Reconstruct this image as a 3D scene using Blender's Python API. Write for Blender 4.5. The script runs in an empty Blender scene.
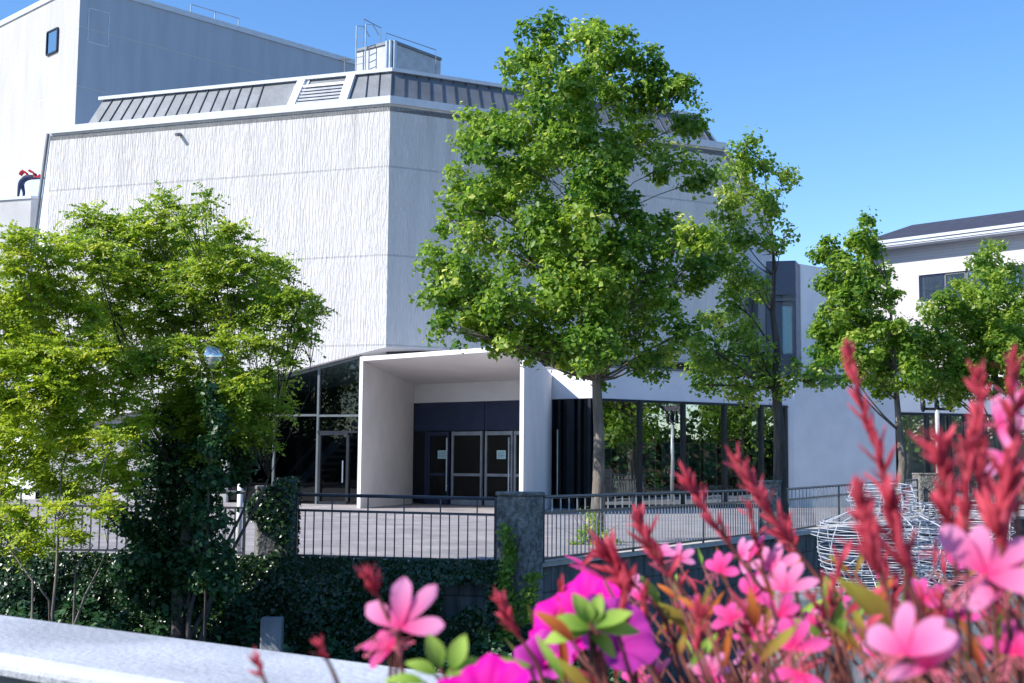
import bpy, bmesh, math, random
import numpy as np
from mathutils import Vector, Matrix
PI = math.pi
S = bpy.context.scene
C = S.collection
W, H, F = 1024, 683, 1300.0
EYE = 1.42
PITCH = math.atan((467 - 341.5) / F)
ROLL = 0.0085

# ------------------------------------------------------------------ camera
fw = Vector((0, math.cos(PITCH), math.sin(PITCH)))
r0 = Vector((1, 0, 0)); u0 = Vector((0, -math.sin(PITCH), math.cos(PITCH)))
rt = r0 * math.cos(ROLL) + u0 * math.sin(ROLL)
up = -r0 * math.sin(ROLL) + u0 * math.cos(ROLL)
cam = bpy.data.cameras.new('camera')
cam.sensor_width = 36; cam.lens = 36 * F / W
cam.clip_start = 0.05; cam.clip_end = 5000
cam.dof.use_dof = True; cam.dof.focus_distance = 34; cam.dof.aperture_fstop = 17
co = bpy.data.objects.new('camera', cam); C.objects.link(co)
co.matrix_world = Matrix(((rt.x, up.x, -fw.x, 0), (rt.y, up.y, -fw.y, 0), (rt.z, up.z, -fw.z, EYE), (0, 0, 0, 1)))
S.camera = co

# ------------------------------------------------------------------ sky, sun, exposure
SUN_AZ = math.radians(67)     # from the viewer's side round to the left
SUN_EL = math.radians(38)
sd = Vector((-math.sin(SUN_AZ) * math.cos(SUN_EL), -math.cos(SUN_AZ) * math.cos(SUN_EL), math.sin(SUN_EL)))
w = bpy.data.worlds.new('World'); S.world = w; w.use_nodes = True
nt = w.node_tree; bg = nt.nodes['Background']
sk = nt.nodes.new('ShaderNodeTexSky'); sk.sky_type = 'NISHITA'; sk.sun_disc = False
sk.sun_elevation = SUN_EL; sk.sun_rotation = math.atan2(sd.x, sd.y)
sk.altitude = 300; sk.air_density = 1.0; sk.dust_density = 0.25; sk.ozone_density = 3.0
hs_ = nt.nodes.new('ShaderNodeHueSaturation'); hs_.inputs['Saturation'].default_value = 1.22; hs_.inputs['Hue'].default_value = .505; nt.links.new(sk.outputs[0], hs_.inputs['Color']); nt.links.new(hs_.outputs[0], bg.inputs[0]); bg.inputs[1].default_value = 0.138
sl = bpy.data.lights.new('sun', 'SUN'); sl.energy = 4.2; sl.angle = math.radians(0.53); sl.color = (1, 0.95, 0.87)
so = bpy.data.objects.new('sun', sl); C.objects.link(so)
so.rotation_euler = sd.to_track_quat('Z', 'Y').to_euler(); so.location = (-30, 0, 40)
S.view_settings.view_transform = 'Standard'; S.view_settings.look = 'None'
S.view_settings.exposure = 0.76; S.view_settings.gamma = 1; S.view_settings.use_curve_mapping = False
S.render.engine = 'CYCLES'
S.cycles.max_bounces = 8; S.cycles.transparent_max_bounces = 12; S.cycles.diffuse_bounces = 3

# ------------------------------------------------------------------ helpers
def ray(px, py):
    v = fw * F + rt * (px - 512) + up * (341.5 - py)
    return v
def P(px, py, Y):
    v = ray(px, py); k = Y / v.y
    return Vector((v.x * k, Y, EYE + v.z * k))
def GX(px, Y, z=1.42):
    # x of image column px at distance Y and height z
    py = 467
    for _ in range(6):
        p = P(px, py, Y); py += (p.z - z) * F / Y
    return P(px, py, Y).x
def HZ(px, py, Y): return P(px, py, Y).z

class MB:
    def __init__(s): s.v = []; s.f = []; s.uv = {}; s.smooth = False
    def box(s, c, d, rz=0, rx=0, ry=0):
        m = Matrix.Rotation(rz, 3, 'Z') @ Matrix.Rotation(ry, 3, 'Y') @ Matrix.Rotation(rx, 3, 'X')
        b = len(s.v)
        for x in (-.5, .5):
            for y in (-.5, .5):
                for z in (-.5, .5):
                    q = m @ Vector((x * d[0], y * d[1], z * d[2])); s.v.append((c[0] + q.x, c[1] + q.y, c[2] + q.z))
        for f in ((0, 1, 3, 2), (4, 6, 7, 5), (0, 4, 5, 1), (2, 3, 7, 6), (0, 2, 6, 4), (1, 5, 7, 3)):
            s.f.append(tuple(b + i for i in f))
        return s
    def bar(s, a, b, wd, dp):
        # rectangular bar between two points, wd horizontally, dp the other way
        a = Vector(a); b = Vector(b); d = (b - a).normalized()
        h = d.cross(Vector((0, 0, 1)))
        if h.length < 1e-3: h = Vector((1, 0, 0))
        h.normalize(); k = h.cross(d).normalized(); n = len(s.v)
        for p in (a, b):
            for i, j in ((-1, -1), (1, -1), (1, 1), (-1, 1)):
                q = p + h * (i * wd / 2) + k * (j * dp / 2); s.v.append(tuple(q))
        s.f += [(n, n + 1, n + 2, n + 3), (n + 7, n + 6, n + 5, n + 4)] + [(n + i, n + 4 + i, n + 4 + (i + 1) % 4, n + (i + 1) % 4) for i in range(4)]
        return s
    def prism(s, poly, z0, z1, ztop=None, zbot=None):
        n = len(poly); b = len(s.v)
        for i, p in enumerate(poly): s.v.append((p[0], p[1], zbot[i] if zbot else z0))
        for i, p in enumerate(poly): s.v.append((p[0], p[1], ztop[i] if ztop else z1))
        s.f.append(tuple(b + i for i in reversed(range(n)))); s.f.append(tuple(b + n + i for i in range(n)))
        for i in range(n):
            j = (i + 1) % n; s.f.append((b + i, b + j, b + n + j, b + n + i))
        return s
    def quad(s, a, b, c, d, uv=None):
        n = len(s.v); s.v += [tuple(a), tuple(b), tuple(c), tuple(d)]
        if uv: s.uv[len(s.f)] = uv
        s.f.append((n, n + 1, n + 2, n + 3)); return s
    def tube(s, pts, rad, n=6, cap=True):
        pts = [Vector(p) for p in pts]; m = len(pts)
        if not hasattr(rad, '__len__'): rad = [rad] * m
        b = len(s.v); ref = None
        for i, p in enumerate(pts):
            t = (pts[min(i + 1, m - 1)] - pts[max(i - 1, 0)]).normalized()
            if ref is None:
                ref = t.cross(Vector((0.3, 0.2, 1)))
                if ref.length < 1e-3: ref = t.cross(Vector((1, 0, 0)))
            ref = (ref - t * ref.dot(t)).normalized(); k = t.cross(ref)
            for j in range(n):
                a = 2 * PI * j / n; s.v.append(tuple(p + (ref * math.cos(a) + k * math.sin(a)) * rad[i]))
        for i in range(m - 1):
            for j in range(n):
                s.f.append((b + i * n + j, b + i * n + (j + 1) % n, b + (i + 1) * n + (j + 1) % n, b + (i + 1) * n + j))
        if cap:
            s.f.append(tuple(b + j for j in reversed(range(n)))); s.f.append(tuple(b + (m - 1) * n + j for j in range(n)))
        return s
    def lathe(s, prof, c=(0, 0, 0), n=16):
        b = len(s.v)
        for r, z in prof:
            for j in range(n):
                a = 2 * PI * j / n; s.v.append((c[0] + r * math.cos(a), c[1] + r * math.sin(a), c[2] + z))
        for i in range(len(prof) - 1):
            for j in range(n):
                s.f.append((b + i * n + j, b + i * n + (j + 1) % n, b + (i + 1) * n + (j + 1) % n, b + (i + 1) * n + j))
        return s

def obj(name, mb, mat, parent=None, smooth=False, world=True, bevel=0):
    me = bpy.data.meshes.new(name); me.from_pydata(mb.v, [], mb.f)
    if mb.uv:
        l = me.uv_layers.new(name='UVMap')
        for fi, uv in mb.uv.items():
            p = me.polygons[fi]
            for k, li in enumerate(p.loop_indices): l.data[li].uv = uv[k]
    if mat: me.materials.append(mat)
    if smooth:
        for p in me.polygons: p.use_smooth = True
    me.validate(); me.update()
    o = bpy.data.objects.new(name, me); C.objects.link(o)
    if parent:
        o.parent = parent
        if world:
            q = parent; off = Vector((0, 0, 0))
            while q: off += q.location; q = q.parent
            o.location = -off
    if bevel:
        b = o.modifiers.new('bevel', 'BEVEL'); b.width = bevel; b.segments = 2; b.limit_method = 'ANGLE'
    return o
def tag(o, label=None, cat=None, group=None, kind=None):
    if label: o['label'] = label
    if cat: o['category'] = cat
    if group: o['group'] = group
    if kind: o['kind'] = kind
    return o
def thing(name, label, cat, loc=(0, 0, 0), group=None):
    o = bpy.data.objects.new(name, None); C.objects.link(o); o.location = loc; o.empty_display_size = .2
    return tag(o, label, cat, group)
def copy_tree(o, parent=None):
    c = o.copy(); C.objects.link(c)
    if parent: c.parent = parent
    for ch in list(o.children): copy_tree(ch, c)
    return c

# ------------------------------------------------------------------ materials
def newmat(name):
    m = bpy.data.materials.new(name); m.use_nodes = True
    return m, m.node_tree, m.node_tree.nodes['Principled BSDF']
def N(nt, t, **k):
    n = nt.nodes.new(t)
    for a, b in k.items(): setattr(n, a, b)
    return n
def ramp(nt, fac, a, b, lo=.35, hi=.65):
    r = N(nt, 'ShaderNodeValToRGB'); r.color_ramp.elements[0].position = lo; r.color_ramp.elements[1].position = hi
    r.color_ramp.elements[0].color = (*a, 1); r.color_ramp.elements[1].color = (*b, 1)
    nt.links.new(fac, r.inputs[0]); return r.outputs[0]
def mat(name, col, rough=.6, metal=0, var=.12, scale=3, bump=0, bscale=40, stretch=None, spec=.5):
    m, nt, p = newmat(name)
    tc = N(nt, 'ShaderNodeTexCoord'); src = tc.outputs['Object']
    if stretch:
        mp = N(nt, 'ShaderNodeMapping'); mp.inputs['Scale'].default_value = stretch
        nt.links.new(src, mp.inputs[0]); src = mp.outputs[0]
    no = N(nt, 'ShaderNodeTexNoise'); no.inputs['Scale'].default_value = scale; no.inputs['Detail'].default_value = 6
    nt.links.new(src, no.inputs[0])
    lo = tuple(max(0, c * (1 - var)) for c in col); hi = tuple(min(1, c * (1 + var)) for c in col)
    nt.links.new(ramp(nt, no.outputs[0], lo, hi), p.inputs['Base Color'])
    p.inputs['Roughness'].default_value = rough; p.inputs['Metallic'].default_value = metal
    p.inputs['Specular IOR Level'].default_value = spec
    if bump:
        n2 = N(nt, 'ShaderNodeTexNoise'); n2.inputs['Scale'].default_value = bscale; n2.inputs['Detail'].default_value = 5
        nt.links.new(src, n2.inputs[0])
        b = N(nt, 'ShaderNodeBump'); b.inputs['Strength'].default_value = 1; b.inputs['Distance'].default_value = bump
        nt.links.new(n2.outputs[0], b.inputs['Height']); nt.links.new(b.outputs[0], p.inputs['Normal'])
    return m
def relief_mat(name, col, su=7, sv=.9, dist=.05, jz=3.3, joff=0, jx=4.1, stain=None):
    # white render with vertical troweled strokes and shallow panel joints; UV in metres
    m, nt, p = newmat(name); L = nt.links.new
    uv = N(nt, 'ShaderNodeUVMap'); mp = N(nt, 'ShaderNodeMapping'); mp.inputs['Scale'].default_value = (su, sv, 1)
    L(uv.outputs[0], mp.inputs[0])
    no = N(nt, 'ShaderNodeTexNoise'); no.inputs['Scale'].default_value = 1; no.inputs['Detail'].default_value = 5; no.inputs['Roughness'].default_value = .6
    no.inputs['Distortion'].default_value = .12
    L(mp.outputs[0], no.inputs[0])
    rp = ramp(nt, no.outputs[0], (0, 0, 0), (1, 1, 1), .38, .62)
    sx = N(nt, 'ShaderNodeSeparateXYZ'); L(uv.outputs[0], sx.inputs[0])
    def joint(out, period, off):
        a = N(nt, 'ShaderNodeMath', operation='ADD'); L(out, a.inputs[0]); a.inputs[1].default_value = off
        d = N(nt, 'ShaderNodeMath', operation='PINGPONG'); L(a.outputs[0], d.inputs[0]); d.inputs[1].default_value = period / 2
        g = N(nt, 'ShaderNodeMath', operation='LESS_THAN'); L(d.outputs[0], g.inputs[0]); g.inputs[1].default_value = .03
        return g.outputs[0]
    jv = joint(sx.outputs[1], jz, joff); jh = joint(sx.outputs[0], jx, 1.7)
    jm = N(nt, 'ShaderNodeMath', operation='MULTIPLY'); L(jh, jm.inputs[0]); jm.inputs[1].default_value = .35
    mx = N(nt, 'ShaderNodeMath', operation='MAXIMUM'); L(jv, mx.inputs[0]); L(jm.outputs[0], mx.inputs[1])
    big = N(nt, 'ShaderNodeTexNoise'); big.inputs['Scale'].default_value = 1; mp2 = N(nt, 'ShaderNodeMapping'); mp2.inputs['Scale'].default_value = (1.6, .22, 1)
    L(uv.outputs[0], mp2.inputs[0]); L(mp2.outputs[0], big.inputs[0]); big.inputs['Detail'].default_value = 6
    c1 = ramp(nt, big.outputs[0], tuple(x * .88 for x in col), col, .28, .60)
    mc = N(nt, 'ShaderNodeMixRGB'); L(mx.outputs[0], mc.inputs[0]); L(c1, mc.inputs[1]); mc.inputs[2].default_value = (.5, .5, .5, 1)
    out = mc.outputs[0]
    if stain is not None:   # rain streaks running down from under the parapet
        mp3 = N(nt, 'ShaderNodeMapping'); mp3.inputs['Scale'].default_value = (2.6, .12, 1); L(uv.outputs[0], mp3.inputs[0]); n3 = N(nt, 'ShaderNodeTexNoise'); n3.inputs['Scale'].default_value = 1; n3.inputs['Detail'].default_value = 7
        L(mp3.outputs[0], n3.inputs[0]); r3 = ramp(nt, n3.outputs[0], (0, 0, 0), (1, 1, 1), .52, .72)
        mr = N(nt, 'ShaderNodeMapRange'); L(sx.outputs[1], mr.inputs[0]); mr.inputs[1].default_value = stain - 3.2; mr.inputs[2].default_value = stain; mr.inputs[3].default_value = .08; mr.inputs[4].default_value = .6
        mm = N(nt, 'ShaderNodeMath', operation='MULTIPLY'); L(r3, mm.inputs[0]); L(mr.outputs[0], mm.inputs[1])
        ms_ = N(nt, 'ShaderNodeMixRGB'); L(mm.outputs[0], ms_.inputs[0]); L(out, ms_.inputs[1]); ms_.inputs[2].default_value = (.40, .385, .36, 1); out = ms_.outputs[0]
    L(out, p.inputs['Base Color']); p.inputs['Roughness'].default_value = .85
    hs = N(nt, 'ShaderNodeMath', operation='SUBTRACT'); L(rp, hs.inputs[0]); L(mx.outputs[0], hs.inputs[1])
    b = N(nt, 'ShaderNodeBump'); b.inputs['Strength'].default_value = 1; b.inputs['Distance'].default_value = dist
    L(hs.outputs[0], b.inputs['Height']); L(b.outputs[0], p.inputs['Normal'])
    return m
def leaf_mat(name, c1, c2, c3=None, trans=.35, rough=.45):
    m, nt, p = newmat(name); L = nt.links.new
    at = N(nt, 'ShaderNodeAttribute', attribute_name='tint')
    r = N(nt, 'ShaderNodeValToRGB'); e = r.color_ramp.elements
    e[0].color = (*c1, 1); e[1].color = (*c2, 1); e[0].position = 0; e[1].position = .85
    if c3: q = e.new(1.0); q.color = (*c3, 1)
    L(at.outputs['Fac'], r.inputs[0]); L(r.outputs[0], p.inputs['Base Color']); p.inputs['Roughness'].default_value = rough
    t = N(nt, 'ShaderNodeBsdfTranslucent'); L(r.outputs[0], t.inputs[0])
    hs = N(nt, 'ShaderNodeHueSaturation'); hs.inputs['Value'].default_value = 1.5; hs.inputs['Hue'].default_value = .485
    L(r.outputs[0], hs.inputs['Color']); L(hs.outputs[0], t.inputs[0])
    mx = N(nt, 'ShaderNodeMixShader'); mx.inputs[0].default_value = trans
    L(p.outputs[0], mx.inputs[1]); L(t.outputs[0], mx.inputs[2]); L(mx.outputs[0], nt.nodes['Material Output'].inputs[0])
    return m
def glass_mat(name, tint=(.55, .62, .6), refl=.18):
    m, nt, p = newmat(name); L = nt.links.new; nt.nodes.remove(p)
    g = N(nt, 'ShaderNodeBsdfGlossy'); g.inputs['Roughness'].default_value = .01; g.inputs[0].default_value = (.9, .95, .95, 1)
    t = N(nt, 'ShaderNodeBsdfTransparent'); t.inputs[0].default_value = (*tint, 1)
    tc = N(nt, 'ShaderNodeTexCoord'); no = N(nt, 'ShaderNodeTexNoise'); no.inputs['Scale'].default_value = .7
    L(tc.outputs['Object'], no.inputs[0]); b = N(nt, 'ShaderNodeBump'); b.inputs['Distance'].default_value = .003; L(no.outputs[0], b.inputs['Height'])
    L(b.outputs[0], g.inputs['Normal'])
    fr = N(nt, 'ShaderNodeFresnel'); fr.inputs[0].default_value = 1.5
    ad = N(nt, 'ShaderNodeMath', operation='ADD'); L(fr.outputs[0], ad.inputs[0]); ad.inputs[1].default_value = refl
    mx = N(nt, 'ShaderNodeMixShader'); L(ad.outputs[0], mx.inputs[0]); L(t.outputs[0], mx.inputs[1]); L(g.outputs[0], mx.inputs[2])
    L(mx.outputs[0], nt.nodes['Material Output'].inputs[0])
    return m

M = {}
M['relief'] = relief_mat('white_relief_render', (.68, .665, .655), su=15, sv=1.5, dist=.03, joff=-5.8, stain=HZ(389, 103, 47))
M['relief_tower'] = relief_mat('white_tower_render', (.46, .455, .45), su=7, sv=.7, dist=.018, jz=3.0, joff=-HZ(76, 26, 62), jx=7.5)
M['tower_side'] = relief_mat('blue_grey_tower_side', (.40, .45, .53), su=7, sv=.7, dist=.006, jz=3.0, joff=-HZ(76, 26, 62), jx=5)  # right tower face only, bluer and smoother than the other tower faces
M['render'] = mat('smooth_white_render', (.74, .75, .78), .8, var=.05, scale=1.2, bump=.004, bscale=30)
M['plinth'] = mat('grey_plinth_render', (.34, .34, .36), .85, var=.15, scale=1.5)
M['portal'] = mat('portal_white_render', (.70, .68, .68), .8, var=.05, scale=.9, bump=.003, bscale=40)
M['cap'] = mat('pale_metal_cap', (.56, .60, .66), .4, var=.05)
M['zinc'] = mat('zinc_roof', (.165, .18, .20), .55, .25, var=.15, scale=1.3, bump=.01, bscale=6)
M['rib'] = mat('zinc_rib', (.075, .085, .11), .4, .4)
M['dark'] = mat('dark_frame', (.018, .022, .03), .35, .2, var=.2)
M['navy'] = mat('navy_panel', (.022, .036, .085), .25, 0, var=.12, scale=1.5)
M['alu'] = mat('door_aluminium', (.34, .40, .47), .35, .5)
M['mullion'] = mat('pale_mullion', (.10, .12, .13), .5, 0)
M['glass'] = glass_mat('glass', (.5, .6, .56), .42)
M['glass_dark'] = glass_mat('dark_glass', (.14, .2, .26), .0)
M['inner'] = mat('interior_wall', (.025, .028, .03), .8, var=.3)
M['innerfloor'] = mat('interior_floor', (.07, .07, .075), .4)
M['paper'] = mat('paper', (.5, .8, .85), .7, var=.06, scale=10)
M['louvre'] = mat('white_louvre', (.42, .44, .48), .5)
M['stone'] = mat('coping_stone', (.42, .44, .48), .75, var=.2, scale=4, bump=.003, bscale=90)
M['concrete'] = mat('wall_concrete', (.2, .21, .22), .9, var=.35, scale=2.5, bump=.02, bscale=9, stretch=(1, 1, .5))
M['pillar'] = mat('rough_pillar_concrete', (.19, .185, .175), .9, var=.45, scale=12, bump=.06, bscale=18)
M['edge'] = mat('kerb_concrete', (.5, .47, .44), .85, var=.15, scale=5, bump=.01, bscale=30)
M['fence'] = mat('fence_paint', (.06, .065, .085), .4, .3, var=.2)
M['fence_light'] = mat('pale_fence_paint', (.30, .32, .35), .4, .3, var=.2)  # paler fence colour for balusters and short posts of the right panels
M['bark'] = mat('bark', (.17, .145, .12), .9, var=.35, scale=9, bump=.03, bscale=16, stretch=(1, 1, .25))
M['bark_dark'] = mat('dark_bark', (.075, .062, .055), .9, var=.4, scale=9, bump=.03, bscale=14, stretch=(1, 1, .25))
M['lime'] = leaf_mat('lime_leaf', (.05, .16, .015), (.30, .45, .05), (.66, .70, .20), .55)
M['lime2'] = leaf_mat('lime_leaf_pale', (.08, .20, .025), (.34, .48, .06), (.68, .70, .22), .55)
M['locust'] = leaf_mat('locust_leaf', (.10, .23, .012), (.38, .49, .05), (.64, .62, .12), .52)
M['sumac'] = leaf_mat('yellow_feather_leaf', (.17, .30, .015), (.44, .54, .04), (.66, .60, .08), .52)
M['ivy'] = leaf_mat('ivy_leaf', (.012, .038, .012), (.03, .075, .02), (.12, .19, .04), .15, .3)
M['darkleaf'] = leaf_mat('dark_leaf', (.015, .06, .02), (.04, .12, .03), (.10, .20, .03), .25)
M['white'] = mat('white_paint', (.75, .76, .78), .4)
M['pole'] = mat('pole_paint', (.55, .58, .62), .4, .2)

def paver_mat():
    m, nt, p = newmat('plaza_pavers'); L = nt.links.new
    tc = N(nt, 'ShaderNodeTexCoord'); br = N(nt, 'ShaderNodeTexBrick'); br.inputs['Scale'].default_value = 1
    br.inputs['Brick Width'].default_value = .4; br.inputs['Row Height'].default_value = .2; br.inputs['Mortar Size'].default_value = .012
    br.inputs['Color1'].default_value = (.30, .28, .28, 1); br.inputs['Color2'].default_value = (.37, .345, .345, 1); br.inputs['Mortar'].default_value = (.22, .2, .2, 1)
    rot = N(nt, 'ShaderNodeMapping'); rot.inputs['Rotation'].default_value = (0, 0, .6); L(tc.outputs['Object'], rot.inputs[0]); L(rot.outputs[0], br.inputs[0])
    no = N(nt, 'ShaderNodeTexNoise'); no.inputs['Scale'].default_value = .8; no.inputs['Detail'].default_value = 8; L(tc.outputs['Object'], no.inputs[0])
    r = ramp(nt, no.outputs[0], (.72, .72, .74), (1.08, 1.06, 1.05))
    mu = N(nt, 'ShaderNodeMixRGB', blend_type='MULTIPLY'); mu.inputs[0].default_value = 1; L(br.outputs[0], mu.inputs[1]); L(r, mu.inputs[2])
    L(mu.outputs[0], p.inputs['Base Color']); p.inputs['Roughness'].default_value = .85
    return m
def water_mat():
    m, nt, p = newmat('canal_water'); L = nt.links.new
    p.inputs['Base Color'].default_value = (.012, .022, .022, 1); p.inputs['Roughness'].default_value = .06
    tc = N(nt, 'ShaderNodeTexCoord'); no = N(nt, 'ShaderNodeTexNoise'); no.inputs['Scale'].default_value = 2.2; no.inputs['Detail'].default_value = 4
    L(tc.outputs['Object'], no.inputs[0]); b = N(nt, 'ShaderNodeBump'); b.inputs['Distance'].default_value = .05; L(no.outputs[0], b.inputs['Height']); L(b.outputs[0], p.inputs['Normal'])
    return m
def block_mat():
    m, nt, p = newmat('quay_stone'); L = nt.links.new
    uv = N(nt, 'ShaderNodeUVMap'); br = N(nt, 'ShaderNodeTexBrick'); br.inputs['Scale'].default_value = 1
    br.inputs['Brick Width'].default_value = .9; br.inputs['Row Height'].default_value = .42; br.inputs['Mortar Size'].default_value = .015
    br.inputs['Color1'].default_value = (.11, .115, .12, 1); br.inputs['Color2'].default_value = (.14, .14, .145, 1); br.inputs['Mortar'].default_value = (.07, .07, .07, 1)
    L(uv.outputs[0], br.inputs[0])
    no = N(nt, 'ShaderNodeTexNoise'); no.inputs['Scale'].default_value = 3; no.inputs['Detail'].default_value = 8; mp = N(nt, 'ShaderNodeMapping'); mp.inputs['Scale'].default_value = (2, .5, 1)
    L(uv.outputs[0], mp.inputs[0]); L(mp.outputs[0], no.inputs[0]); r = ramp(nt, no.outputs[0], (.5, .5, .52), (1.3, 1.28, 1.22))
    mu = N(nt, 'ShaderNodeMixRGB', blend_type='MULTIPLY'); mu.inputs[0].default_value = 1; L(br.outputs[0], mu.inputs[1]); L(r, mu.inputs[2])
    L(mu.outputs[0], p.inputs['Base Color']); p.inputs['Roughness'].default_value = .9
    b = N(nt, 'ShaderNodeBump'); b.inputs['Distance'].default_value = .03; L(mu.outputs[0], b.inputs['Height']); L(b.outputs[0], p.inputs['Normal'])
    return m
M['pavers'] = paver_mat(); M['water'] = water_mat(); M['blocks'] = block_mat()
M['soil'] = mat('earth', (.06, .045, .03), .95, var=.4, scale=8)
M['asphalt'] = mat('deck_asphalt', (.07, .07, .072), .9, var=.2, scale=20)

# ------------------------------------------------------------------ setting
D2 = lambda a: Vector((math.cos(a), math.sin(a)))
# quay line: left run, then the run that recedes to the right, then across
QZ = 19.2
q_far_left = Vector((-60, 22.5)); q0 = Vector((GX(520, 18.7), 18.75)); q1 = Vector((GX(772, 27.6), 27.6)); q2 = Vector((GX(930, 40), 40.0)); q3 = Vector((60, 41))
ql = Vector((GX(273, QZ + .2), QZ + .2))
quay = [q_far_left, ql, q0, q1, q2, q3]
plaza = MB().prism([(-400, 22.5)] + [tuple(p) for p in quay] + [(400, 42), (400, 900), (-400, 900)], -.02, 0.0)
tag(obj('plaza_pavement', plaza, M['pavers']), kind='structure')
wb = MB(); wb.quad((-900, -900, -2.4), (900, -900, -2.4), (900, 1200, -2.4), (-900, 1200, -2.4))
tag(obj('canal_water', wb, M['water']), kind='structure')
bank = MB().prism([(24, -60), (200, -60), (200, 36), (24, 34)], -2.6, 0)
tag(obj('far_bank_ground', bank, M['soil']), kind='structure')
bank2 = MB().prism([(-200, -90), (24, -90), (24, -14), (-200, -14)], -2.6, 0.1)
tag(obj('near_bank_ground', bank2, M['soil']), kind='structure')

def uvwall(mb, a, b, z0, z1, u0=0, za=None, zb=None, ta=None, tb=None):
    # vertical face a->b (seen from the side where a is left), optional sloping bottom za,zb and top ta,tb
    L = (Vector(b) - Vector(a)).length
    za = z0 if za is None else za; zb = z0 if zb is None else zb; ta = z1 if ta is None else ta; tb = z1 if tb is None else tb
    mb.quad((a[0], a[1], za), (b[0], b[1], zb), (b[0], b[1], tb), (a[0], a[1], ta), [(u0, za), (u0 + L, zb), (u0 + L, tb), (u0, ta)])
    return u0 + L
def off(a, b, d):
    # shift segment to its front (viewer side) by d
    v = (Vector(b) - Vector(a)).normalized(); n = Vector((v.y, -v.x)); return Vector(a) + n * d, Vector(b) + n * d

bank3 = MB().prism([(-200, -14), (-28, -14), (-28, 21), (-200, 22.2)], -2.6, -.02)
tag(obj('side_bank_ground', bank3, M['soil']), kind='structure')
qw = thing('quay_wall', 'grey stone quay wall holding up the plaza above the canal, ivy on its left part', 'wall', (0, 20, -2.4))
m = MB(); u = 0
for a, b in zip(quay[:-1], quay[1:]): u = uvwall(m, a, b, -2.5, -.03, u)
obj('wall_face', m, M['blocks'], qw)
m = MB()
for a, b in zip(quay[:-1], quay[1:]):
    a2, b2 = off(a, b, .07); a3, b3 = off(a, b, -.30)
    m.prism([a2, b2, b3, a3], -.03, .05)
obj('coping', m, M['edge'], qw)

# ------------------------------------------------------------------ the theatre
Cc = Vector((GX(388, 47, 10), 47.0))
a1 = math.radians(19); a2 = math.radians(26)
d1 = Vector((-math.cos(a1), math.sin(a1))); d2 = Vector((math.cos(a2), math.sin(a2))); d3 = Vector((math.cos(a2 + PI / 4), math.sin(a2 + PI / 4)))
Ll = Cc + d1 * 15.1; Rr = Cc + d2 * 14.9; R2 = Rr + d3 * 15.0
ZT = HZ(389, 103, 47.0); ZB = HZ(386, 347, 47.0)
th = thing('theatre_building', 'large white angular theatre with a relief rendered drum, glazed foyer and projecting entrance portal', 'theatre', (0, 50, 0))
dL = Vector((-math.cos(math.radians(37)), math.sin(math.radians(37))))
L2 = Ll + dL * 1.2
m = MB()
zl = ZB - .22 * 14.6
uvwall(m, Ll, Cc, ZB, ZT, 0, za=zl, zb=ZB)
uvwall(m, Cc, Rr, ZB, ZT, 14.6 + 30)
uvwall(m, Rr, R2, ZB, ZT, 60)
obj('auditorium_wall', m, M['relief'], th)
# narrow battered end wall left of the corner
m = MB(); Lb = Ll + dL * 2.3; Lbk = Ll + dL * 2.3 + Vector((3, 6))
m.quad((Lb.x, Lb.y, 0), (Ll.x, Ll.y, 0), (Ll.x, Ll.y, ZT), (Ll.x - .05, Ll.y + .05, ZT))
m.quad((Lbk.x, Lbk.y, 0), (Lb.x, Lb.y, 0), (Ll.x - .05, Ll.y + .05, ZT), (Lbk.x, Lbk.y, ZT))
obj('battered_end_wall', m, M['render'], th)
edge = MB().bar((Lb.x - .1, Lb.y - .05, 0), (Ll.x - .12, Ll.y - .0, ZT), .1, .1); obj('end_wall_flashing', edge, M['zinc'], th)
# soffit
m = MB(); inn = [Cc + Vector((0, 6)), Rr + Vector((-3, 6)), Ll + Vector((2, 6))]
m.v += [(Ll.x, Ll.y, zl), (Cc.x, Cc.y, ZB), (Rr.x, Rr.y, ZB), (R2.x, R2.y, ZB), (R2.x - 14, R2.y, ZB), (Ll.x + 3, Ll.y + 8, zl)]
m.f.append((0, 1, 2, 3, 4, 5)); obj('soffit', m, M['render'], th)
# flat roof and cap
back = [R2 + Vector((-8, 8)), Vector((Lbk.x + 3, Lbk.y + 8)), Lbk]
m = MB().prism([Ll, Cc, Rr, R2] + back, ZT - .3, ZT - .1); obj('flat_roof', m, M['zinc'], th)
m = MB()
def capstrip(m, a, b, z0, z1, o1, o2, ea=0, eb=0):
    v = (Vector(b) - Vector(a)).normalized(); a = Vector(a) - v * ea; b = Vector(b) + v * eb
    p, q = off(a, b, o1); r, s = off(a, b, o2); m.prism([p, q, s, r], z0, z1)
def miter(poly, d):
    # offset an open polyline to the viewer side by d with mitred corners
    out = []
    for i, p in enumerate(poly):
        ns = []
        for j in (i - 1, i):
            if 0 <= j < len(poly) - 1:
                v = (poly[j + 1] - poly[j]).normalized(); ns.append(Vector((v.y, -v.x)))
        n = sum(ns, Vector((0, 0))).normalized(); k = d / n.dot(ns[0]); out.append(p + n * k)
    return out
ring = [Ll, Cc, Rr, R2]
o1 = miter(ring, .10); o2 = miter(ring, -.35)
for i in range(3): m.prism([o1[i], o1[i + 1], o2[i + 1], o2[i]], ZT - .02, ZT + .26)
obj('parapet_cap', m, M['cap'], th)
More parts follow.
